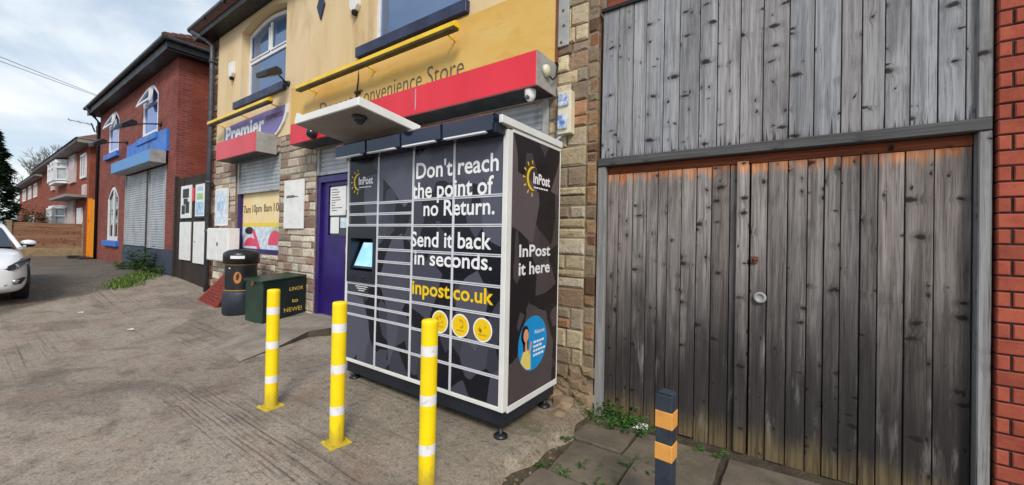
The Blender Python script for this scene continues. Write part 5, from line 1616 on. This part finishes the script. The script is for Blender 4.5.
def far_house(label, x0, x1, yf, ez, bays, wins, loc):
    t = thing('brick_house', label, 'house', loc)
    m = MB(); m.box(x0, x1, yf, yf + 8, -0.2, ez + 0.1); m.build('wall', M['brick_orange'], t)
    m = MB(); m.box(x0 - 0.3, x1 + 0.35, yf - 0.45, yf + 8.4, ez, ez + 0.05, 0); m.box(x0 - 0.3, x1 + 0.37, yf - 0.47, yf - 0.45, ez - 0.02, ez + 0.2, 1); m.box(x1 + 0.35, x1 + 0.37, yf - 0.45, yf + 8.4, ez - 0.02, ez + 0.2, 0)
    m.build('soffit', [M['soffit_white'], M['black_trim']], t)
    m = MB(); a, b, c, d, e, r_ = x0 - 0.35, x1 + 0.4, yf - 0.52, yf + 8.5, ez + 0.15, ez + 2.6
    ym = (c + d) / 2
    m.add([(a, c, e), (b, c, e), (b, d, e), (a, d, e), (a + 3.5, ym, r_), (b - 4.0, ym, r_)], [(0, 1, 5, 4), (1, 2, 5), (2, 3, 4, 5), (3, 0, 4), (0, 3, 2, 1)])
    rf_ = m.build('roof', M['tile'], t)
    m = MB(); m.box((a + b) / 2 - 0.5, (a + b) / 2 + 0.5, ym - 0.4, ym + 0.4, r_ - 0.5, r_ + 1.2); m.build('chimney', M['brick_orange'], rf_)
    for (a, b, c, d, p) in bays:                              # projecting bays with white frames and angled ends
        m = MB()
        pl = [(a, yf), (a + 0.6, yf - p), (b - 0.6, yf - p), (b, yf)]
        m.prism(pl, 'z', c - 0.12, c, 0); m.prism(pl, 'z', d, d + 0.12, 0)
        for q in range(3):
            u, v_ = Vector(pl[q]).to_3d(), Vector(pl[q + 1]).to_3d()
            dr_ = (v_ - u); L = dr_.length; dr_.normalize()
            n2 = max(1, round(L / 1.2))
            for i in range(1 if q else 0, n2 + 1):
                pp = u + dr_ * (L * i / n2)
                m.box(pp.x - 0.07, pp.x + 0.07, pp.y - 0.07, pp.y + 0.07, c, d, 0)
            for zz in (c + 0.05, d - 0.05, c + (d - c) * 0.68):
                m.tube([u + Vector((0, 0, zz)), v_ + Vector((0, 0, zz))], 0.06, 4, 0, smooth=False)
        bo = m.build('bay_window', M['upvc'], t)
        m = MB()
        m.prism([(x_ * 0.985 + 0.015 * (a + b) / 2, y_ + 0.04) for x_, y_ in pl], 'z', c, d); m.build('pane', M['glass_pale'], bo)
    for (a, b, c, d) in wins:
        m = MB()
        for q in ((a, b, c, c + 0.1), (a, b, d - 0.1, d), (a, a + 0.1, c + 0.1, d - 0.1), (b - 0.1, b, c + 0.1, d - 0.1), ((a + b) / 2 - 0.05, (a + b) / 2 + 0.05, c + 0.1, d - 0.1)):
            m.box(q[0], q[1], yf - 0.06, yf - 0.002, q[2], q[3])
        wo2 = m.build('window', M['upvc'], t)
        m = MB(); m.box(a + 0.1, b - 0.1, yf - 0.03, yf - 0.004, c + 0.1, d - 0.1); m.build('pane', M['glass_dark'], wo2)
    return t


fh = far_house('red brick house with white bay windows behind the brown fence', -43.0, -25.95, 3.45, 5.42,
               [(-35.4, -31.9, 4.15, 5.2, 0.4), (-35.4, -31.9, 1.2, 2.7, 0.4)], [(-27.9, -26.6, 3.95, 5.1)], (-34, 3.45, 0.25))
for q in ((-31.0, -29.3, 3.9, 5.35), (-31.0, -29.3, 1.0, 3.0), (-37.6, -36.5, 3.9, 5.35)):
    m = MB(); m.box(q[0], q[1], 3.36, 3.452, q[2], q[3]); m.build('cladding', M['pale_clad'], fh)
m = MB(); m.box(-31.8, -26.3, 2.8, 3.44, 3.0, 3.12); m.build('porch_roof', M['soffit_white'], fh)
m = MB(); m.box(-28.2, -27.1, 3.36, 3.44, 0.3, 2.55); m.build('door', M['upvc'], fh)
m = MB(); m.box(-27.2, -26.4, 3.38, 3.448, 3.0, 3.62); m.build('vent', M['pale_clad'], fh)
far_house('smaller red brick house farther along, beyond the bay windowed house', -62.0, -44.0, 3.6, 5.3,
          [], [(-49.5, -47.6, 4.0, 5.1), (-53.5, -51.6, 4.0, 5.1), (-58.5, -56.0, 4.0, 5.1), (-52, -49, 1.1, 2.6)], (-53, 3.6, 0.25))

fn = thing('garden_fence', 'brown horizontal board fence on a concrete base before the brick house', 'fence', (-27, 2.4, 0.25))
FX = -27.0
m = MB(); z = 0.68
rfn = random.Random(12)
while z < 1.74:
    h_ = rfn.uniform(0.16, 0.22); q = rfn.uniform(0.8, 1.1)
    T = Matrix(((0, -1, 0, FX), (1, 0, 0, 0), (0, 0, 1, 0), (0, 0, 0, 1)))
    m.box(FX + rfn.uniform(-0.01, 0.01), FX + 0.04, 1.42, 3.44, z, min(z + h_ - 0.004, 1.78), 0, (q, q * 0.97, q * 0.95), (rfn.uniform(0, 40), rfn.uniform(0, 40)))
    z += h_
fp = m.build('board_panel', M['wood_fence'], fn)
for q in fp.data.uv_layers['UVMap'].data:
    q.uv = (q.uv[1], q.uv[0])
m = MB(); m.box(FX - 0.02, FX + 0.05, 1.42, 3.46, 0.15, 0.675); m.build('gravel_board', M['panel_concrete'], fn, 0.006)
for y in (1.32, 3.47):
    m = MB(); m.box(FX - 0.06, FX + 0.08, y - 0.07, y + 0.07, 0.1, 1.86); m.build('post', M['panel_concrete'], fn, 0.008)
og = thing('side_gate', 'bright orange board side gate between the two houses', 'gate', (-24.8, 3.5, 0.3))
m = MB(); boards(m, -25.9, -23.62, 0.3, 2.86, 3.5, 0.04, 0.16, 0.2, rw, 0.008, lo=0.9, hi=1.08); m.build('board_panel', M['wood_orange'], og)
m = MB(); m.box(-25.93, -25.84, 3.42, 3.56, 0.2, 2.95); m.build('post', M['wood_orange'], og)
m = MB(); m.box(-24.1, -23.95, 3.44, 3.5, 1.5, 2.0); m.build('lock_box', M['black_trim'], og)
m = MB(); m.box(-25.2, -23.3, 2.9, 3.3, 0.3, 0.36, 0); m.box(-24.6, -24.2, 2.7, 3.0, 0.3, 0.42, 0)
tag(m.build('door_mat', M['rubber'], None, 0.01), 'dark rubber mat lying before the orange gate', 'mat')

# ------------------------------------------------------------------ overhead wires
for i, (p, q, lab) in enumerate((((-23.0, 3.44, 6.93), (-18.0, 0.69, 6.13), 'thin overhead cable running to the brick shop eaves, the lower one'),
                                 ((-23.0, 3.36, 6.98), (-18.0, 0.6, 6.27), 'thin overhead cable running to the brick shop eaves, the upper one'))):
    p, q = Vector(p), Vector(q); d = q - p
    pts = []
    for k_ in range(24):
        t_ = k_ / 23 * 6.0
        pts.append(p + d * t_ + Vector((0, 0, 0.03 * t_ * t_ + 0.0)))
    m = MB(); m.tube(pts, 0.008, 5)
    tag(m.build('overhead_cable', M['pipe_grey']), lab, 'cable', 'overhead cables')


# ------------------------------------------------------------------ plants
def leaf_quad(m, p, d, w, l, col, droop=0.3):
    d = Vector(d).normalized(); s = d.cross(Vector((0, 0, 1)))
    if s.length < 1e-3: s = Vector((1, 0, 0))
    s.normalize(); n_ = s.cross(d)
    p = Vector(p)
    a = p + d * l * 0.5 - n_ * 0.02 * l
    e = p + d * l - Vector((0, 0, droop * l))
    m.add([p, a - s * w / 2, e, a + s * w / 2], [(0, 1, 2, 3)], 0, col)


def weed(label, x, y, rad, h, n, seed, grp='weeds growing along the buildings', mat='leaf', z=None, big=0.06):
    r_ = random.Random(seed); zb = gz(x, y) if z is None else z
    t = thing('weed', label, 'weed', (x, y, zb), grp)
    m = MB(); s_ = MB()
    for i in range(n):
        a = r_.uniform(0, 2 * PI); rr = rad * math.sqrt(r_.random()) * 0.5
        bx_, by_ = x + math.cos(a) * rr, y + math.sin(a) * rr * 0.7
        ln = h * r_.uniform(0.5, 1.0); lean = r_.uniform(0.2, 0.9) * rad / max(h, .05)
        tip = Vector((bx_ + math.cos(a) * lean * ln, by_ + math.sin(a) * lean * ln * 0.7, zb + ln))
        base_ = Vector((bx_, by_, zb - 0.01))
        s_.tube([base_, base_.lerp(tip, 0.5) + Vector((0, 0, 0.03 * h)), tip], [0.003, 0.0025, 0.0015], 4)
        for k_ in range(7):
            q = 0.25 + 0.75 * k_ / 6; pp = base_.lerp(tip, q); an = r_.uniform(0, 2 * PI)
            c = r_.uniform(0.55, 1.25)
            leaf_quad(m, pp, (math.cos(an), math.sin(an), r_.uniform(-0.1, 0.7)), big * r_.uniform(0.3, 0.55), big * r_.uniform(0.7, 1.3), (c, c, c * r_.uniform(0.7, 1)))
    m.build('foliage', M[mat], t, fixn=False); s_.build('stem', M['leaf'], t)


weed('bushy green weed at the foot of the stone pillar and gate', -1.2, 3.3, 0.3, 0.2, 38, 1, z=-0.12, big=0.055)
weed('low green weed along the gate foot beside the white scrap', -1.02, 3.26, 0.2, 0.1, 18, 2, z=-0.1, big=0.04)
weed('small green weed at the concrete pad edge near the locker foot', -1.44, 2.72, 0.12, 0.06, 14, 3, z=-0.06, big=0.035)
weed('small green weed in the flag joint left of the dark post', -0.8, 2.74, 0.14, 0.06, 15, 4, z=-0.1, big=0.035)
weed('tiny green weed in the pavement joint before the locker', -1.42, 2.35, 0.12, 0.05, 10, 5, z=-0.08, big=0.03)
weed('tiny green weed by the gate right of the dark post', -0.42, 3.3, 0.14, 0.06, 10, 6, z=-0.1, big=0.035)
weed('weed patch in the middle joint of the stone flags', -1.1, 2.45, 0.2, 0.05, 16, 7, z=-0.1, big=0.03)
weed('tall leafy weed against the blue plinth under the wide shutter', -15.3, 3.15, 0.45, 0.75, 34, 8, big=0.15)
weed('spreading weed at the right end of the brick shop shutters', -14.4, 3.15, 0.45, 0.28, 26, 9, big=0.11)
weed('low weed in front of the brick shop plinth', -16.9, 3.15, 0.6, 0.25, 26, 10, big=0.12)


def blades(label, name, area, n, h, seed):
    r_ = random.Random(seed); m = MB()
    for i in range(n):
        x, y = area(r_)
        z = gz(x, y); a = r_.uniform(0, 2 * PI); l = h * r_.uniform(0.5, 1.3); w_ = r_.uniform(0.002, 0.005) * (4 if h > 0.09 else 1)
        s_ = Vector((math.cos(a), math.sin(a), 0)) * w_; e = Vector((-math.sin(a), math.cos(a), 0)) * l * r_.uniform(0, 0.6)
        c = r_.uniform(0.55, 1.2); p = Vector((x, y, z - 0.005))
        m.add([p - s_, p + s_, p + e + Vector((0, 0, l))], [(0, 1, 2)], 0, (c, c, c * 0.85))
    tag(m.build(name, M['grass'], fixn=False), label, 'grass', kind='stuff')


blades('thin strip of rough grass along the forecourt edge by the brick shop', 'grass',
       lambda r_: (lambda t: (-12.3 - 2.6 * t + r_.gauss(0, 0.16), 2.15 + 1.1 * t + r_.gauss(0, 0.14)))(r_.random()), 2600, 0.1, 31)
blades('short moss and grass growing in the joints of the stone flags', 'joint_grass',
       lambda r_: ((r_.choice([pad_edge(2.5) + 0.06]) + r_.gauss(0, 0.03), r_.uniform(1.7, 3.3)) if r_.random() < 0.5 else (r_.uniform(-1.4, -0.2), r_.choice([2.36, 2.84, 3.32]) + r_.gauss(0, 0.012))), 900, 0.014, 32)


def conifer(label, x, y, z, h, rad, seed):
    r_ = random.Random(seed)
    t = thing('conifer_tree', label, 'tree', (x, y, z))
    m = MB(); m.tube([(x, y, z), (x, y, z + h * 0.92)], [0.16, 0.03], 8); m.build('trunk', M['bark'], t)
    m = MB()
    for i in range(5200):
        q = r_.random() ** 0.75; zz = z + 0.3 + (h - 0.3) * q
        rr = rad * (1 - q) ** 0.75 * (0.82 + 0.18 * math.sin(q * 40 + r_.uniform(0, 0.6)))
        a = r_.uniform(0, 2 * PI); rr *= 0.45 + 0.55 * math.sqrt(r_.random()); rr *= 1 + 0.12 * math.sin(a * 5 + q * 9)
        c = r_.uniform(0.5, 1.25)
        leaf_quad(m, (x + rr * math.cos(a), y + rr * math.sin(a), zz), (math.cos(a), math.sin(a), r_.uniform(-0.2, 0.6)), r_.uniform(0.08, 0.16), r_.uniform(0.2, 0.4), (c, c, c), 0.3)
    m.build('crown', M['leaf_dark'], t, fixn=False)


conifer('dark green conical conifer behind the fence at the left edge', -30.5, 0.85, 0.25, 5.9, 1.25, 41)


def bare_tree(label, x, y, h, seed):
    r_ = random.Random(seed)
    t = thing('bare_tree', label, 'tree', (x, y, 0.2), 'leafless trees beyond the houses')
    tr, cr_ = MB(), MB()

    def grow(p, d, l, rad, lvl):
        q = p + d * l
        mid_ = p.lerp(q, 0.5) + Vector((r_.uniform(-1, 1), r_.uniform(-1, 1), r_.uniform(-.5, .5))) * l * 0.06
        (tr if lvl < 2 else cr_).tube([p, mid_, q], [rad, rad * 0.85, rad * 0.7], 5 if lvl < 2 else 3, caps=False)
        if lvl >= 6:
            return
        for _ in range(3 if lvl < 5 else 4):
            nd = (d + Vector((r_.uniform(-1, 1), r_.uniform(-1, 1), r_.uniform(-0.35, 0.8))) * 0.72).normalized()
            grow(q if r_.random() < 0.7 else p.lerp(q, 0.7), nd, l * r_.uniform(0.62, 0.82), max(rad * 0.6, 0.022), lvl + 1)
    grow(Vector((x, y, 0.1)), Vector((0, 0, 1)), h * 0.24, h * 0.022, 0)
    tr.build('trunk', M['bark'], t, fixn=False); cr_.build('crown', M['bark'], t, fixn=False)


bare_tree('pale leafless tree beyond the houses, left of the others, beside the conifer', -78, 4.6, 14.5, 51)
bare_tree('pale leafless tree beyond the roofs, in the middle of the three', -82, 7.2, 16, 52)
bare_tree('pale leafless tree rising just behind the far house roof', -76, 8.8, 14, 53)


def bush(label, x, y, z, rx, ry, h, seed, n=1500):
    r_ = random.Random(seed)
    t = thing('garden_bush', label, 'bush', (x, y, z))
    m = MB(); s_ = MB()
    for i in range(6):
        a = i * PI / 3; s_.tube([(x, y, z), (x + math.cos(a) * rx * 0.5, y + math.sin(a) * ry * 0.5, z + h * 0.7)], [0.03, 0.01], 5)
    s_.build('stem', M['bark'], t)
    for i in range(n):
        a = r_.uniform(0, 2 * PI); b = math.acos(r_.uniform(-0.3, 1)); q = 0.6 + 0.4 * r_.random()
        q *= 1 + 0.15 * math.sin(a * 4 + b * 5)
        p = (x + rx * q * math.sin(b) * math.cos(a), y + ry * q * math.sin(b) * math.sin(a), z + h * 0.45 + h * 0.55 * q * math.cos(b))
        c = r_.uniform(0.5, 1.3)
        leaf_quad(m, p, (math.cos(a), math.sin(a), r_.uniform(-0.2, 0.8)), r_.uniform(0.06, 0.1), r_.uniform(0.1, 0.2), (c, c, c * 0.9))
    m.build('foliage', M['leaf_hedge'], t, fixn=False)


bush('dark garden bush behind the fence beside the conifer', -34.5, 2.55, 0.2, 1.3, 0.55, 2.5, 61)

# ------------------------------------------------------------------ rubble and scraps
rr = random.Random(13)


def lump(name, label, x, y, z, s, seed, mat='rubble', grp=None, flat=0.6):
    r_ = random.Random(seed); bm = bmesh.new()
    bmesh.ops.create_icosphere(bm, subdivisions=2, radius=1)
    for v_ in bm.verts:
        n_ = v_.co.normalized()
        v_.co = Vector((round(n_.x * 1.6) / 1.6 * 0.5 + n_.x * 0.6, round(n_.y * 1.4) / 1.4 * 0.5 + n_.y * 0.6, (n_.z * 0.8) * flat)) * s * r_.uniform(0.86, 1.12)
    rm = Euler((r_.uniform(-.2, .2), r_.uniform(-.2, .2), r_.uniform(0, 3))).to_matrix()
    me = bpy.data.meshes.new(name)
    for v_ in bm.verts:
        v_.co = rm @ v_.co + Vector((x, y, z + s * flat * 0.5))
    bm.to_mesh(me); bm.free(); me.materials.append(M[mat])
    o_ = bpy.data.objects.new(name, me); COL.objects.link(o_)
    return tag(o_, label, 'rubble', grp)


G_ = 'lumps of broken concrete by the stone pillar'
lump('rubble', 'largest lump of broken concrete by the stone pillar foot', -1.62, 3.2, -0.03, 0.12, 1, grp=G_)
lump('rubble', 'flat broken concrete slab piece against the pillar foot', -1.5, 3.3, -0.06, 0.1, 2, grp=G_, flat=0.5)
lump('rubble', 'small pale lump of broken concrete right of the locker rear foot', -1.56, 3.02, -0.03, 0.07, 3, grp=G_)
lump('rubble', 'small brown lump of concrete on the pad edge', -1.46, 2.86, -0.05, 0.06, 4, grp=G_)
lump('rubble', 'lump of concrete tucked behind the locker rear foot', -1.8, 3.28, 0.0, 0.1, 5, grp=G_)
r_ = random.Random(99); m = MB()
for i in range(520):
    if i < 230:
        y = r_.uniform(1.6, 3.3); x = pad_edge(y) + r_.gauss(0.07, 0.07); sz = 0.003 + 0.012 * r_.random() ** 2.5
    else:
        x, y = r_.uniform(-8, -1.6), r_.uniform(0.9, 3.2); sz = r_.uniform(0.002, 0.006)
        if LX0 - 0.05 < x < LX1 + 0.05 and y > LY: continue
        if x < -5 and y > 1.9: continue
    q = r_.uniform(0.6, 1.2); z = gz(x, y)
    m.sphere((x, y, z + sz * 0.25), sz, 6, 4, 0, (r_.uniform(0.7, 1.4), r_.uniform(0.7, 1.4), r_.uniform(0.4, 0.8)))
tag(m.build('gravel', M['rubble'], smooth=False), 'loose grit and small stones strewn along the concrete pad edge', 'gravel', kind='stuff')
m = MB(); T = Matrix.Translation((-0.98, 3.36, -0.085)) @ Euler((0.5, 0.1, 0.2)).to_matrix().to_4x4()
m.box(-0.07, 0.07, -0.035, 0.035, 0, 0.03, T=T)
tag(m.build('plastic_scrap', M['white_paint'], None, 0.008, 2), 'white plastic scrap lying under the gate edge', 'litter')

for x, y, sd_ in ((-8.1, 1.55, 1), (-10.2, 1.3, 2)):
    r_ = random.Random(sd_); m = MB(); z = gz(x, y)
    m.add([(x - 0.06, y - 0.03, z + 0.005), (x + 0.04, y - 0.04, z + 0.012), (x + 0.05, y + 0.03, z + 0.006), (x - 0.03, y + 0.04, z + 0.014)], [(0, 1, 2, 3)])
    tag(m.build('paper_scrap', M['white_paint'], fixn=False), ['', 'pale paper scrap lying on the concrete before the litter bin', 'pale paper scrap lying on the concrete near the car'][sd_], 'litter')

# ------------------------------------------------------------------ parked car
CX, CYc, CZ = -11.12, -0.07, 0.15
car = thing('parked_car', 'white hatchback parked nose forward at the left edge', 'car', (CX - 2.1, CYc, CZ))


def cp(x, y, z):                                              # car space: x back from the nose
    return (CX - x, CYc + y, CZ + z)


# stations: x, half width, z low, z belt/shoulder, z top centre
ST = [(0.0, 0.55, 0.30, 0.60, 0.66), (0.06, 0.70, 0.22, 0.66, 0.72), (0.2, 0.80, 0.18, 0.72, 0.79), (0.45, 0.87, 0.17, 0.80, 0.87), (0.8, 0.895, 0.17, 0.87, 0.95), (1.15, 0.90, 0.18, 0.93, 1.0),
      (1.6, 0.90, 0.18, 0.96, 1.02), (2.4, 0.90, 0.18, 0.99, 1.03), (3.2, 0.90, 0.19, 1.01, 1.05), (3.9, 0.88, 0.22, 1.02, 1.06), (4.25, 0.82, 0.28, 0.98, 1.02), (4.35, 0.70, 0.36, 0.9, 0.94)]
m = MB(); ring = []
for x, hw, zl, zb, zt in ST:
    h = zb - zl
    half = [(0, zl), (hw * 0.8, zl), (hw * 0.97, zl + 0.1 * h), (hw, zl + 0.4 * h), (hw * 0.985, zl + 0.75 * h), (hw * 0.93, zb), (hw * 0.7, zb + (zt - zb) * 0.7), (0, zt)]
    full = half + [(-a, b) for a, b in half[-2:0:-1]]
    ring.append([cp(x, a, b) for a, b in full])
n = len(ring[0])
vs_ = [p for r_ in ring for p in r_]
fs_ = [(i * n + k_, i * n + (k_ + 1) % n, (i + 1) * n + (k_ + 1) % n, (i + 1) * n + k_) for i in range(len(ring) - 1) for k_ in range(n)]
fs_ += [tuple(range(n)), tuple((len(ring) - 1) * n + i for i in range(n))[::-1]]
m.add(vs_, fs_, 0, smooth=True)
body = m.build('body', M['car_white'], car)
sb = body.modifiers.new('smooth', 'SUBSURF'); sb.levels = 2; sb.render_levels = 2
# glasshouse and roof
GH = [(1.12, 0.78, 0.72, 0.98, 1.0), (1.75, 0.80, 0.60, 0.98, 1.38), (2.1, 0.80, 0.57, 1.0, 1.45), (3.0, 0.80, 0.56, 1.02, 1.46), (3.7, 0.79, 0.56, 1.02, 1.38), (4.15, 0.76, 0.6, 1.0, 1.06)]
m = MB(); vs_ = []
for x, wb_, wt_, zb, zt in GH:
    vs_ += [cp(x, -wb_, zb), cp(x, -wt_, zt), cp(x, wt_, zt), cp(x, wb_, zb)]
fs_ = [(i * 4 + k_, i * 4 + k_ + 1, i * 4 + 5 + k_, i * 4 + 4 + k_) for i in range(len(GH) - 1) for k_ in range(3)]
m.add(vs_, fs_, 0, smooth=False); m.build('glazing', M['car_glass'], car)
m = MB(); vs_ = []
RF = [(1.72, 0.6, 1.385), (2.1, 0.575, 1.465), (3.0, 0.565, 1.475), (3.75, 0.56, 1.39)]
for x, w_, z in RF:
    vs_ += [cp(x, -w_, z), cp(x, 0, z + 0.03), cp(x, w_, z), cp(x, w_, z - 0.03), cp(x, -w_, z - 0.03)]
fs_ = [(i * 5 + k_, i * 5 + (k_ + 1) % 5, i * 5 + 5 + (k_ + 1) % 5, i * 5 + 5 + k_) for i in range(len(RF) - 1) for k_ in range(5)] + [(0, 1, 2, 3, 4), (15, 16, 17, 18, 19)]
m.add(vs_, fs_, smooth=False); m.build('roof', M['car_white'], car)
for s in (-1, 1):
    m = MB(); m.tube([cp(1.0, s * 0.8, 0.97), cp(1.75, s * 0.615, 1.4)], 0.035, 8); m.tube([cp(2.55, s * 0.79, 1.0), cp(2.55, s * 0.58, 1.46)], 0.03, 8); m.tube([cp(4.15, s * 0.76, 1.0), cp(3.7, s * 0.57, 1.39)], 0.06, 8)
    m.build('pillar', M['car_white'] if s > 0 else M['car_white'], car)
    m = MB()
    hl = [(0.07, 0.50, 0.575), (0.1, 0.68, 0.62), (0.3, 0.845, 0.71), (0.62, 0.885, 0.79), (0.5, 0.86, 0.805), (0.2, 0.70, 0.725), (0.07, 0.5, 0.64)]
    c0 = [cp(x - 0.035, s * (y + 0.02), z) for x, y, z in hl]; c1_ = [cp(x + 0.06, s * (y - 0.05), z) for x, y, z in hl]
    n = len(hl); m.add(c0 + c1_, [tuple(range(n)), tuple(range(n, 2 * n))[::-1]] + [(i, (i + 1) % n, n + (i + 1) % n, n + i) for i in range(n)])
    hb = m.build('headlight', M['car_black'], car)
    m = MB(); ctr = [sum(p[i] for p in c0) / n for i in range(3)]
    m.add([tuple(ctr[i] + (p[i] - ctr[i]) * 0.86 + (0.008 if i == 0 else 0) + (0.006 * s if i == 1 else 0) for i in range(3)) for p in c0], [tuple(range(n))]); m.build('lens', M['car_lamp'], hb)
    m = MB(); m.sphere(cp(0.16, s * 0.7, 0.665), 0.055, s=(0.6, 1, 0.9)); m.build('bulb', M['chrome'], hb)
    m = MB()
    fo_ = [(0.05, 0.56, 0.34), (0.14, 0.76, 0.36), (0.24, 0.82, 0.47), (0.1, 0.68, 0.44)]
    c0 = [cp(x - 0.03, s * (y + 0.015), z) for x, y, z in fo_]; c1_ = [cp(x + 0.06, s * (y - 0.03), z) for x, y, z in fo_]
    m.add(c0 + c1_, [(0, 1, 2, 3), (4, 5, 6, 7)] + [(i, (i + 1) % 4, 4 + (i + 1) % 4, 4 + i) for i in range(4)]); fb = m.build('fog_light', M['car_black'], car)
    m = MB(); m.sphere(cp(0.06, s * 0.7, 0.405), 0.04, s=(0.5, 1, 1)); m.build('bulb', M['chrome'], fb)
    m = MB(); m.sphere(cp(1.5, s * 0.93, 1.06), 0.1, s=(0.75, 1.15, 0.68)); m.tube([cp(1.4, s * 0.86, 0.97), cp(1.5, s * 0.9, 1.03)], 0.03, 6)
    mi = m.build('wing_mirror', M['car_white'], car)
    m = MB(); m.sphere(cp(1.495, s * 0.925, 1.03), 0.098, s=(0.7, 1.1, 0.5)); m.build('mirror_base', M['car_black'], mi)
    for x in (0.86, 3.45):
        wm = MB(); wm.lathe([(0.2, -0.1), (0.3, -0.1), (0.318, -0.07), (0.318, 0.07), (0.3, 0.1), (0.2, 0.1)], cp(x, s * 0.80, 0.318 - 0.0), 32, axis='y')
        wo3 = wm.build('wheel', M['rubber'], car)
        wm = MB(); wm.lathe([(0.001, s * 0.06), (0.06, s * 0.07), (0.19, s * 0.05), (0.205, s * 0.095), (0.205, -s * 0.05)], cp(x, s * 0.80, 0.318), 20, axis='y'); wm.build('rim', M['grey_end'], wo3)
        wm = MB(); wm.prism([(CX - x + 0.37 * math.cos(a), CZ + 0.32 + 0.37 * math.sin(a)) for a in [i * PI / 12 for i in range(13)]], 'y', CYc + s * 0.5, CYc + s * 0.902); wm.build('wheel_arch', M['car_black'], car)
m = MB(); m.box(CX - 0.05, CX + 0.012, CYc - 0.42, CYc + 0.42, CZ + 0.3, CZ + 0.4); m.box(CX - 0.05, CX + 0.008, CYc - 0.36, CYc + 0.36, CZ + 0.5, CZ + 0.6); m.build('grille', M['car_black'], car)
m = MB(); m.box(CX - 0.02, CX + 0.02, CYc - 0.26, CYc + 0.26, CZ + 0.41, CZ + 0.49); m.build('number_plate', M['white_paint'], car)
